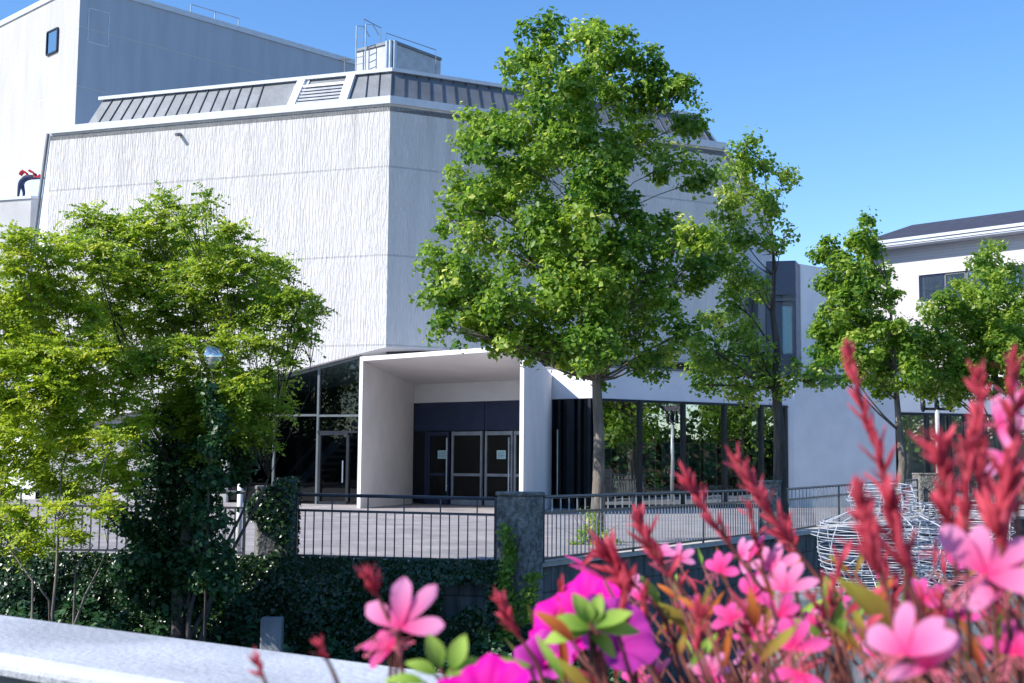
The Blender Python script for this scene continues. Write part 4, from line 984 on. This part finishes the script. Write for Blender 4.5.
# trees that the glazing mirrors (standing left and right of the view)
rng = np.random.default_rng(55)
def side_tree(x, y, h, label, mt, seed):
    rng = np.random.default_rng(seed); t = thing('roadside_tree', label, 'tree', (x, y, 0), 'trees mirrored in the foyer glass'); cs = []; ns = []
    m = MB(); m.tube([(x, y, -.1), (x + .1, y, h * .4), (x, y, h * .85)], [.25, .17, .04], 8)
    for _ in range(46):
        d = rng.normal(size=3); d /= np.linalg.norm(d); q = np.array([x, y, h * .62]) + d * np.array([h * .32, h * .32, h * .36]) * rng.uniform(.3, 1) ** .5
        e = rng.normal(size=(110, 3)); e /= np.linalg.norm(e, axis=1, keepdims=True); cs.append(q + e * rng.uniform(.3, 1, 110)[:, None] * h * .12); ns.append(e + [0, 0, .6]); m.tube([(x, y, h * .45), Vector(q)], [.05, .02], 5)
    c = np.concatenate(cs); leaf_mesh('crown', c, np.concatenate(ns), .26, mt, t, rng, .85); obj('trunk', m, M['bark'], t, True)
k = 0
for (x, y, h) in ((30, 33, 10), (37, 27, 12), (44, 34, 11), (36, 20, 12), (47, 25, 13), (58, 30, 13), (52, 18, 12), (27, 25, 8)):
    side_tree(x, y, h, 'broad roadside tree beyond the right edge of the view', M['lime'], 60 + k); k += 1
for (x, y, h) in ((-40, 2, 11), (-36, 10, 10), (-42, 17, 12), (-50, 8, 13), (-52, 20, 13), (-34, -6, 11), (-46, -8, 13), (-34, 43, 7), (-43, 37, 9), (-42, 47, 9), (-50, 42, 10), (-52, 31, 11), (-60, 37, 11)):
    side_tree(x, y, h, 'broad roadside tree beyond the left edge of the view', M['lime' if k % 2 else 'darkleaf'], 60 + k); k += 1

def hedge(label, x0, x1, y0, y1, h, seed):  # unseen hedges added to cover the yellow low sky mirrored in the glazing
    rng = np.random.default_rng(seed); n = 16000; t = thing('added_reflection_hedge', label, 'hedge', ((x0 + x1) / 2, (y0 + y1) / 2, 0)); s_ = rng.uniform(0, 1, n); z = rng.uniform(0, h, n)
    x = x0 + (x1 - x0) * s_ + rng.normal(size=n) * .6; y = y0 + (y1 - y0) * s_ + rng.normal(size=n) * .6; z = z * (.75 + .25 * np.sin(s_ * 40) * np.sin(s_ * 17))
    leaf_mesh('foliage', np.stack([x, y, z], 1), rng.normal(size=(n, 3)) + [0, 0, .4], .38, M['darkleaf'], t, rng, .85)
    m = MB(); m.bar((x0, y0, h * .3), (x1, y1, h * .3), .5, h * .55); obj('dark_core', m, M['soil'], t)  # solid box core, added to close gaps in the mirrored foliage
hedge('added dark hedge out of view at right, mirrored in the glass', 62, 40, 42, -12, 6.5, 91)
hedge('added dark hedge out of view at left, mirrored in the glass', -64, -64, 50, 24, 7, 92)
hedge('long added dark hedge far out of view at left, mirrored in the glass', -60, -54, 20, -30, 7, 93)

# ------------------------------------------------------------------ street furniture
lp = Vector((GX(938, 43, 2), 43.0)); t = thing('street_lamp', 'pale post lamp with a dark crossbar and three upright heads before the right wing', 'street lamp', (lp.x, lp.y, 0))
zc_ = HZ(938, 409, 43); zt_ = HZ(938, 400, 43)
m = MB().tube([(0, 0, 0), (0, 0, zc_ + .1)], [.085, .07], 10); obj('pole', m, M['pole'], t, True, False)
m = MB().bar((-.5, 0, zc_), (.5, 0, zc_), .08, .09); obj('crossbar', m, M['dark'], t, False, False)
for dx in (-.46, 0, .46):
    m = MB().lathe([(0.04, -.1), (.085, 0), (.085, .25), (.03, .33), (0, .34)], (dx, 0, zc_), 10); hd = obj('lamp_head', m, M['dark'], t, True, False)
    m = MB().lathe([(.03, .34), (.42, .62), (.43, .64), (.03, .37)], (dx, 0, zc_), 14); m2 = obj('glass_reflector', m, M['glass'], hd, True, False)
gl = P(213, 357, 16.7); t = thing('globe_lamp', 'clear glass globe lamp showing through the feathery tree', 'street lamp', (gl.x, gl.y, 0))
m = MB().tube([(0, 0, -2.4), (0, 0, gl.z - .17)], [.02, .014], 8); obj('pole', m, M['bark_dark'], t, True, False)
prof = [(.175 * math.sin(a), -.175 * math.cos(a)) for a in np.linspace(.15, PI - .01, 14)]
m = MB().lathe([(r, z + gl.z) for r, z in prof], n=20); obj('globe', m, glass_mat('globe_glass', (.85, .88, .9), .45), t, True, False)
m = MB().lathe([(.03, -.16), (.06, -.12), (.06, .02), (.0, .07)], (0, 0, gl.z), 10); obj('lamp_bulb', m, M['white'], t, True, False)
q = Vector((GX(241, 20.6), 20.6)); m = MB().tube([(0, 0, 0), (0, 0, 1.15)], [.045, .045], 10).lathe([(.045, 1.15), (.05, 1.17), (0, 1.2)], n=10); o = obj('bollard', m, M['white'], None, True); o.location = (q.x, q.y, 0); tag(o, 'slim white post beside the ivy grown pillar', 'post')

# white wire sculptures on a concrete ledge in front of the quay
m = MB().box((0, 0, 0), (3.4, 1.5, 1.6)); o = obj('concrete_ledge', m, M['concrete'], None, False, True, .02)
lc = P(890, 597, 14.6); o.location = (lc.x + .55, 15.1, lc.z - .8); tag(o, 'concrete ledge in the canal below the white wire baskets', 'ledge')
M['wire'] = mat('white_wire', (.45, .47, .52), .4, var=.05)
def wire(label, px, py0, py1, Y, tiers, seed):
    rng = random.Random(seed); c = P(px, py1, Y); zt = HZ(px, py0, Y); zb = c.z; t = thing('wire_sculpture', label, 'sculpture', (c.x, Y, zb), 'white wire sculptures')
    m = MB(); n = tiers; H_ = zt - zb
    for i in range(n):
        s = i / (n - 1); z = s * H_; R = profile(s) * (1 + rng.uniform(-.05, .05)); ph = rng.uniform(0, 6); pts = []
        ox, oy = rng.uniform(-.03, .03), rng.uniform(-.03, .03); k1 = rng.choice((2, 3, 5)); am = rng.uniform(.005, .022)
        for j in range(33):
            a = 2 * PI * j / 32; rr = R * (1 + .03 * math.sin(3 * a + ph)); pts.append((ox + rr * math.cos(a), oy + rr * math.sin(a), z + am * math.sin(k1 * a + ph)))
        m.tube(pts, .0052, 5, False)
    obj('wire_rings', m, M['wire'], t, False, False)
    m = MB()
    for j in range(10):
        a = 2 * PI * j / 10 + .2; m.tube([(profile(s) * math.cos(a + s * .5) * .98, profile(s) * math.sin(a + s * .5) * .98, s * H_) for s in np.linspace(0, 1, 9)], .008, 5)
    for j in range(3):
        a = j * 1.3; m.tube([(profile(.1) * math.cos(a), profile(.1) * math.sin(a), .1 * H_), (profile(.7) * math.cos(a + 2.6), profile(.7) * math.sin(a + 2.6), .7 * H_)], .009, 5)
    obj('wire_struts', m, M['wire'], t, False, False)
profile = lambda s: (.52 + .22 * math.sin(min(s / .68, 1) * PI * .75)) if s < .68 else (.36 + .03 * math.sin(s * 30))
wire('taller white wire basket sculpture of stacked wavy rings, topped by a narrow tier', 884, 484, 592, 14.9, 34, 3)
profile = lambda s: .38 + .26 * math.sin(s * PI * .6)
wire('lower broad white wire basket sculpture behind the pink flowers at right', 957, 503, 592, 15.3, 26, 5)

# ------------------------------------------------------------------ bridge parapet and flowers in the foreground
cz = EYE - .25
cb0 = P(0, 613.5, 1); cb1 = P(420, 668.5, 1); cf0 = P(0, 669, 1); cf1 = P(70, 683, 1)
def hit(px, py, z): r = ray(px, py); k = (z - EYE) / r.z; return Vector((r.x * k, r.y * k))
b0_, b1_ = hit(0, 613.5, cz), hit(420, 668.5, cz); bd_ = (b1_ - b0_).normalized(); f0_ = hit(0, 655, cz)
nb2 = Vector((bd_.y, -bd_.x)); nb2 = nb2 if (f0_ - b0_).dot(nb2) > 0 else -nb2; wdt = (f0_ - b0_).dot(nb2)
br = thing('bridge_parapet', 'pale stone bridge parapet running across the lower left corner', 'parapet', (b0_.x, b0_.y, -.2))
A0 = b0_ - bd_ * 14; A1_ = b0_ + bd_ * 9
m = MB().prism([A0, A0 + nb2 * wdt, A1_ + nb2 * wdt, A1_], cz - .03, cz); obj('coping', m, M['stone'], br, False, True, .012)
m = MB().prism([A0 + nb2 * .05, A0 + nb2 * (wdt - .05), A1_ + nb2 * (wdt - .05), A1_ + nb2 * .05], -1.2, cz - .03); obj('parapet_wall', m, M['concrete'], br)
m = MB().prism([A0 + nb2 * .05, A0 + nb2 * 7, A1_ + nb2 * 7, A1_ + nb2 * .05], -.7, -.25); tag(obj('bridge_deck', m, M['asphalt']), kind='structure')

# planter box standing on a rack inside the parapet, just under the picture
pzt = EYE - .40
pc = Vector((.20, .80)); pl = thing('planter_box', 'dark flower trough hooked to the inside of the bridge parapet below the pink flowers', 'planter', (pc.x, pc.y, pzt - .22))
pang = math.atan2(bd_.y, bd_.x)
m = MB(); 
for s_, dims in ((( 0, -.11), (1.0, .015, .22)), ((0, .11), (1.0, .015, .22))): 
    q = Matrix.Rotation(pang, 2) @ Vector(s_); m.box((q.x, q.y, .11), dims, pang)
for s_ in ((-.5, 0), (.5, 0)): q = Matrix.Rotation(pang, 2) @ Vector(s_); m.box((q.x, q.y, .11), (.015, .235, .22), pang)
m.box((0, 0, .006), (.985, .205, .012), pang)
obj('trough', m, M['dark'], pl, False, False)
m = MB().box((0, 0, .17), (.983, .203, .03), pang); obj('soil', m, M['soil'], pl, False, False)

def petal_mat(name, a, b, trans=.35):
    m, nt, p = newmat(name); L = nt.links.new; at = N(nt, 'ShaderNodeAttribute', attribute_name='tint'); r = ramp(nt, at.outputs['Fac'], a, b, 0, 1)
    L(r, p.inputs['Base Color']); p.inputs['Roughness'].default_value = .6; p.inputs['Specular IOR Level'].default_value = .15; t = N(nt, 'ShaderNodeBsdfTranslucent'); L(r, t.inputs[0]); mx = N(nt, 'ShaderNodeMixShader'); mx.inputs[0].default_value = trans
    L(p.outputs[0], mx.inputs[1]); L(t.outputs[0], mx.inputs[2]); L(mx.outputs[0], nt.nodes['Material Output'].inputs[0]); return m
M['gaura'] = petal_mat('pale_pink_petal', (.90, .05, .28), (.92, .36, .64), .55); M['gaura_hot'] = petal_mat('hot_pink_petal', (.88, .02, .20), (.92, .13, .46), .55)
M['petunia'] = petal_mat('magenta_petal', (.55, .002, .22), (.80, .005, .42)); M['petunia2'] = petal_mat('violet_petal', (.35, .01, .22), (.62, .06, .45))
M['bud'] = petal_mat('red_bud', (.28, .008, .02), (.80, .12, .18), .45); M['stem'] = mat('reddish_stem', (.13, .035, .025), .7, var=.7, scale=40)
M['gleaf'] = petal_mat('green_flower_leaf', (.10, .22, .02), (.38, .55, .10), .35); M['oleaf'] = petal_mat('olive_red_leaf', (.22, .06, .02), (.36, .32, .05), .35); M['rleaf'] = petal_mat('orange_red_leaf', (.30, .03, .02), (.62, .20, .04), .4); M['anther'] = mat('stamen', (.75, .16, .25), .6)

class Pet:
    """accumulates curved blades (petals, leaves, buds) with a tint running from base to tip"""
    def __init__(s): s.v = []; s.f = []; s.t = []
    def blade(s, base, d, nrm, L, Wd, curl=.25, cup=.15, shape='petal', nu=7, nv=5, tw=0):
        d = Vector(d).normalized(); nrm = Vector(nrm); nrm = (nrm - d * nrm.dot(d)).normalized(); sd_ = d.cross(nrm); b = len(s.v)
        for i in range(nu + 1):
            u = i / nu
            if shape == 'petal': w_ = Wd * .5 * (.14 + .86 * math.sin(min(1, u * .86 + .02) ** 1.25 * PI) ** .75) * (1 if u < .98 else .35)
            elif shape == 'leaf': w_ = Wd * .5 * (math.sin(max(.02, min(.985, u)) * PI) ** .8)
            else: w_ = Wd * .5 * (math.sin(max(.03, min(.97, u ** .8)) * PI) ** .7)
            cen = Vector(base) + d * (L * u) + nrm * (-curl * L * u * u)
            a = tw * u; s2 = sd_ * math.cos(a) + nrm * math.sin(a)
            for j in range(nv):
                v = (j / (nv - 1) - .5) * 2; q = cen + s2 * (w_ * v) + nrm * (cup * w_ * v * v) + nrm * (.02 * L * math.sin(v * 7 + u * 5))
                s.v.append(tuple(q)); s.t.append(min(1, u * 1.15 + .08 * abs(v)))
        for i in range(nu):
            for j in range(nv - 1): k = b + i * nv + j; s.f.append((k, k + 1, k + nv + 1, k + nv))
    def bud(s, base, d, L, R, t0=0.0, n=7):
        d = Vector(d).normalized(); a = d.cross(Vector((.3, .5, .8))).normalized(); c = d.cross(a); b = len(s.v)
        prof = [(0, .35), (.15, .7), (.4, 1), (.65, .85), (.85, .5), (1, .08)]
        for u, r in prof:
            for j in range(n):
                g = 2 * PI * j / n; s.v.append(tuple(Vector(base) + d * L * u + (a * math.cos(g) + c * math.sin(g)) * R * r)); s.t.append(min(1, t0 + u * .8))
        for i in range(len(prof) - 1):
            for j in range(n): s.f.append((b + i * n + j, b + i * n + (j + 1) % n, b + (i + 1) * n + (j + 1) % n, b + (i + 1) * n + j))
    def build(s, name, mt, parent):
        me = bpy.data.meshes.new(name); me.from_pydata(s.v, [], s.f); at = me.attributes.new('tint', 'FLOAT', 'POINT'); at.data.foreach_set('value', s.t)
        for p in me.polygons: p.use_smooth = True
        me.materials.append(mt); me.update(); o = bpy.data.objects.new(name, me); C.objects.link(o); o.parent = parent; o.location = -parent.location
        return o
RV = random.Random(77)
def rv(k=1): return Vector((RV.gauss(0, k), RV.gauss(0, k), RV.gauss(0, k)))
TOCAM = lambda p: (Vector((0, 0, EYE)) - p).normalized()
def gaura_flower(px, py, size, Y, parent, mt='gaura', tilt=0, face=.5):
    c = P(px, py, Y); R = size * Y / F * .54; n_ = (TOCAM(c) * face + Vector((RV.gauss(0, .22) - .5, RV.gauss(0, .15), .4))).normalized()
    a0 = n_.cross(Vector((0, 0, 1))).normalized(); b0 = a0.cross(n_).normalized(); p = Pet()
    for k, ang in enumerate((20, 68, 112, 160)):
        g = math.radians(ang + tilt + RV.gauss(0, 6)); d = a0 * math.cos(g) + b0 * math.sin(g)
        p.blade(c + d * R * .03, d + n_ * RV.uniform(.05, .35), n_, R * RV.uniform(.85, 1.1), R * RV.uniform(.36, .47), RV.uniform(.05, .3), RV.uniform(-.1, .35), 'petal')
    o = p.build('flower', M[mt], parent)
    st = MB()
    for k in range(8):
        g = math.radians(-90 + RV.gauss(0, 28) + tilt); d = a0 * math.cos(g) + b0 * math.sin(g); e = c + d * R * RV.uniform(.5, .85) + n_ * R * .3; st.tube([c, c.lerp(e, .5) + n_ * R * .12, e], R * .009, 4); st.tube([e, e + rv(.03 * R) + d * R * .06], R * .022, 4)
    so_ = obj('stamens', st, M['anther'], o); so_.location = (0, 0, 0)
    return c
def spike(pts, parent, buds=9, L=.012, R=.0022, tipfrac=.55, sr=.0011):
    """a flower stalk through image points (px,py,Y) with buds crowding to its tip"""
    q = [P(*p) for p in pts]; m = MB(); n = len(q)
    fine = []
    for i in range(n - 1):
        for k in range(5): fine.append(q[i].lerp(q[i + 1], k / 5))
    fine.append(q[-1]); m.tube(fine, [sr * (1.25 - .7 * i / len(fine)) for i in range(len(fine))], 5); obj('stem', m, M['stem'], parent, True)
    p = Pet(); 
    buds = int(buds * 1.7)
    for k in range(buds):
        s = 1 - tipfrac * (k / buds) ** 1.15; i = s * (len(fine) - 1); i0 = min(int(i), len(fine) - 2); c = fine[i0].lerp(fine[i0 + 1], i - i0); d = (fine[i0 + 1] - fine[i0]).normalized()
        sc = 1.25 - .45 * (1 - k / buds); side = rv(.35); p.bud(c, d + (side - d * side.dot(d)) * .9, L * sc * RV.uniform(.4, .9), R * sc * RV.uniform(.2, .42), RV.uniform(-.2, .7))
    for k in range(buds):
        i0 = RV.randrange(int(len(fine) * (1 - tipfrac)), len(fine) - 1); c = fine[i0]; d = (fine[i0 + 1] - c).normalized(); p.blade(c, d + rv(.3), rv(1), L * RV.uniform(.5, 1.0), R * RV.uniform(.35, .7), RV.uniform(-.2, .3), .3, 'leaf', 5, 3)
    if buds: p.build('bud_spike', M['bud'], parent)
    return q

root = lambda dx: Vector((pc.x + dx * math.cos(pang), pc.y + dx * math.sin(pang), pzt - .05))
def plant(name, label, dx): return thing(name, label, 'flower', tuple(root(dx)))
def to_root(p_, parent, r=.0013):
    a = Vector(parent.location); m = MB(); mid_ = a.lerp(p_, .55) + Vector((RV.gauss(0, .012), RV.gauss(0, .012), .03)); pts = [a, a.lerp(mid_, .5) + Vector((0, 0, .01)), mid_, mid_.lerp(p_, .5) + Vector((0, 0, .008)), p_]; m.tube(pts, [r * 1.4, r * 1.2, r, r * .9, r * .8], 5); obj('stem', m, M['stem'], parent, True)

# left gaura stem, over the parapet
g1 = plant('gaura_plant', 'pink gaura with one open pale blossom standing apart over the stone parapet', -.42)
c = gaura_flower(400, 628, 92, .62, g1, 'gaura', 8, .9); to_root(c, g1); c = gaura_flower(392, 648, 56, .625, g1, 'gaura_hot', -70, .6); to_root(c, g1)
spike([(405, 690, .62), (398, 640, .622), (382, 605, .625), (372, 580, .625)], g1, 9, .014, .0028, .25)
spike([(350, 720, .6), (335, 676, .6), (320, 645, .6)], g1, 5, .011, .0022, .3); spike([(290, 730, .6), (268, 690, .6), (258, 663, .6)], g1, 5, .011, .002, .3)
# petunia
pt_ = plant('petunia_plant', 'magenta petunia with rounded green leaves at the bottom middle', -.14)
def petunia(px, py, size, Y, tilt, mt, facing=.6):
    c = P(px, py, Y); R = size * Y / F * .5; n_ = (TOCAM(c) * facing + Vector((tilt, 0, .6))).normalized(); a0 = n_.cross(Vector((0, 0, 1))).normalized(); b0 = a0.cross(n_); p = Pet(); b = 0; nu, nv = 9, 40
    for i in range(nu + 1):
        u = i / nu
        for j in range(nv):
            g = 2 * PI * j / nv; rr = R * (.06 + .94 * u) * (1 + .16 * u * abs(math.cos(2.5 * g)) - .08 * u); h = -R * .75 * (1 - u) ** 2 + R * .07 * u * math.sin(5 * g * 2 + 1) + R * .05 * u * math.sin(7 * g)
            p.v.append(tuple(c + (a0 * math.cos(g) + b0 * math.sin(g)) * rr + n_ * h)); p.t.append(u)
    for i in range(nu):
        for j in range(nv): p.f.append((i * nv + j, i * nv + (j + 1) % nv, (i + 1) * nv + (j + 1) % nv, (i + 1) * nv + j))
    p.build('flower', M[mt], pt_); to_root(c - n_ * R * .75, pt_, .002)
petunia(572, 618, 105, .80, -.6, 'petunia', .5); petunia(618, 632, 85, .72, .5, 'petunia2', .7); petunia(478, 694, 100, .58, -.3, 'petunia', .4); petunia(545, 655, 60, .78, -.2, 'petunia2', .6)
def leaf(px, py, Y, dx, dz, Lpx, Wpx, parent, mt='gleaf', dy=0.0, curl=.2, nm='leaf', cup=.25, tw=0):
    b = P(px, py, Y); k = Y / F; p = Pet(); d = Vector((dx, dy, dz)); nrm = TOCAM(b) * .7 + Vector((0, 0, .8)); p.blade(b, d, nrm, Lpx * k, Wpx * k, curl, cup, 'leaf', 8, 5, tw); p.build(nm, M[mt], parent); to_root(b, parent, .0012)
for a in ((590, 628, -.9, .25, 42, 24), (590, 625, -.4, .9, 34, 20), (592, 626, .25, 1, 34, 16), (594, 628, .9, .55, 40, 20), (588, 632, -1, -.1, 45, 26), (590, 636, .8, -.45, 36, 24), (596, 630, 1, .1, 44, 22), (590, 622, -.1, .8, 20, 12)):
    leaf(a[0], a[1], .66, a[2], a[3], a[4], a[5], pt_, dy=RV.uniform(-.3, .3))
leaf(530, 666, .60, -1, .0, 78, 20, pt_, dy=.1, curl=.08)
for a in ((440, 668, -.3, 1, 34, 20), (452, 670, .3, 1, 36, 20), (446, 676, .9, .6, 36, 22), (436, 675, -.9, .5, 32, 18), (425, 683, -1, .2, 40, 16)): leaf(a[0], a[1], .6, a[2], a[3], a[4], a[5], pt_)
# middle gaura
g2 = plant('gaura_plant', 'red stemmed gaura with many small hot pink blossoms in the middle of the trough', .05)
g3 = plant('gaura_plant', 'tall gaura with the longest leaning bud stalk and large pale pink blossoms at right', .28)
for (x, y, s_, Y, mt, tl_) in ((658, 556, 34, .95, 'gaura', 0), (677, 560, 36, .95, 'gaura', 30), (720, 572, 44, .85, 'gaura_hot', 0), (740, 556, 40, .9, 'gaura', 60), (752, 597, 50, .8, 'gaura_hot', 20), (775, 570, 52, .8, 'gaura', -20), (785, 592, 60, .75, 'gaura', 0), (778, 617, 50, .72, 'gaura_hot', 40),
                           (735, 620, 44, .75, 'gaura_hot', -40), (793, 650, 66, .68, 'gaura_hot', 0), (800, 672, 60, .66, 'gaura_hot', 180), (708, 676, 46, .7, 'gaura', 0), (640, 600, 34, .85, 'gaura_hot', 10), (690, 610, 30, .9, 'gaura_hot', 0), (615, 655, 36, .8, 'gaura_hot', 20), (750, 640, 34, .8, 'gaura_hot', 0), (835, 600, 30, .9, 'gaura_hot', 50), (860, 640, 34, .85, 'gaura', 0)):
    c = gaura_flower(x, y, s_, Y, g2, mt, tl_, .7); to_root(c, g2, .0011)
for k in range(22):
    x = RV.uniform(615, 1020); y = RV.uniform(560, 685) + (12 if x < 700 else 0); Y = RV.uniform(.72, 1.05); par = g2 if x < 830 else g3
    c = gaura_flower(x, y, RV.uniform(26, 42), Y, par, RV.choice(('gaura', 'gaura_hot')), RV.uniform(-60, 60), .7); to_root(c, par, .0008)
for (x, y, s_, Y, mt, tl_) in ((985, 575, 112, .50, 'gaura', 20), (1012, 585, 90, .50, 'gaura', -60), (905, 655, 105, .48, 'gaura', 5), (930, 668, 80, .48, 'gaura', -40), (998, 425, 66, .62, 'gaura', 65), (1010, 400, 44, .62, 'gaura_hot', 90), (945, 552, 50, .70, 'gaura_hot', 60), (922, 600, 44, .7, 'gaura_hot', 30), (1015, 655, 70, .55, 'gaura_hot', 0), (1005, 455, 46, .62, 'gaura', 200), (960, 620, 40, .7, 'gaura_hot', 0)):
    c = gaura_flower(x, y, s_, Y, g3, mt, tl_, .8); to_root(c, g3, .0012)
for s_ in ([(905, 700, .62), (905, 560, .62), (893, 505, .62), (878, 455, .62), (862, 405, .62), (848, 352, .62)], ):
    spike(s_, g3, 26, .017, .0030, .62)
for s_, nb, L, R in (([(1000, 700, .55), (990, 560, .55), (980, 460, .55), (978, 378, .55)], 26, .016, .0034), ([(1020, 700, .56), (1018, 560, .56), (1016, 450, .56), (1012, 362, .56)], 22, .015, .0030), ([(905, 700, .5), (890, 600, .5), (872, 545, .5), (858, 500, .5)], 20, .018, .0045), ([(930, 640, .5), (905, 570, .5), (890, 500, .5)], 14, .020, .0045),
                     ([(960, 700, .52), (955, 560, .52), (945, 480, .52), (940, 450, .52)], 20, .018, .0040), ([(1010, 640, .5), (1000, 540, .5), (1006, 470, .5)], 18, .020, .0046), ([(970, 660, .55), (965, 540, .55), (968, 440, .55)], 14, .016, .0034)): spike(s_, g3, nb, L, R, .55)
for s_, nb, L, R in (([(800, 700, .75), (770, 600, .75), (705, 510, .75), (688, 480, .75)], 12, .019, .0040), ([(850, 700, .75), (820, 580, .75), (770, 515, .75), (738, 463, .75)], 14, .020, .0044), ([(740, 700, .8), (690, 600, .8), (650, 545, .8), (638, 520, .8)], 12, .02, .0044), ([(700, 700, .8), (660, 610, .8), (620, 570, .8), (608, 555, .8)], 14, .024, .0050),
                     ([(560, 720, .7), (535, 660, .7), (512, 625, .7), (502, 605, .7)], 12, .014, .0032), ([(640, 700, .8), (625, 610, .8), (618, 570, .8)], 12, .02, .0042), ([(800, 650, .8), (795, 560, .8), (788, 520, .8)], 9, .013, .003), ([(760, 640, .8), (762, 560, .8), (748, 505, .8)], 7, .012, .0028), ([(780, 700, .7), (830, 620, .7), (838, 560, .7)], 9, .013, .003)): spike(s_, g2, nb, L, R, .5)
for k in range(30):
    x = RV.uniform(540, 1024); y = RV.uniform(560, 625) + (25 if x < 620 else 0); Y = RV.uniform(.6, 1.0); par = g2 if x < 840 else g3
    spike([(x + RV.gauss(0, 25), 720, Y), (x + RV.gauss(0, 14), (y + 700) / 2, Y), (x, y, Y)], par, 7, .016, .0030, .5)
for k in range(70):
    x = RV.uniform(570, 1030); y = RV.uniform(560, 680); Y = RV.uniform(.75, 1.15); par = g2 if x < 840 else g3
    leaf(x, y, Y, RV.gauss(0, .8), 1, RV.uniform(18, 40), RV.uniform(4, 9), par, RV.choice(('bud', 'oleaf', 'gaura_hot', 'bud', 'rleaf', 'gleaf')), RV.gauss(0, .4), RV.uniform(-.1, .35), tw=RV.gauss(0, .8))
for k in range(64):
    x = RV.uniform(520, 1030); y = RV.uniform(630, 700) - (x > 640) * RV.uniform(0, 45); Y = RV.uniform(.58, 1.0); par = g2 if x < 840 else g3; ml = RV.choice(('gleaf', 'oleaf', 'bud', 'oleaf', 'rleaf', 'bud', 'gleaf'))
    leaf(x, y, Y, RV.gauss(0, .7), 1, RV.uniform(32, 62) * .65 / Y, RV.uniform(7, 15) * .65 / Y, par, ml, RV.gauss(0, .4), RV.uniform(-.1, .35), tw=RV.gauss(0, .8))
leaf(905, 640, .6, -.75, .8, 85, 30, g3, 'oleaf', .1, .1); leaf(842, 640, .7, -.2, 1, 62, 20, g2, 'gleaf'); leaf(700, 640, .8, -.9, .9, 62, 18, g2, 'oleaf')
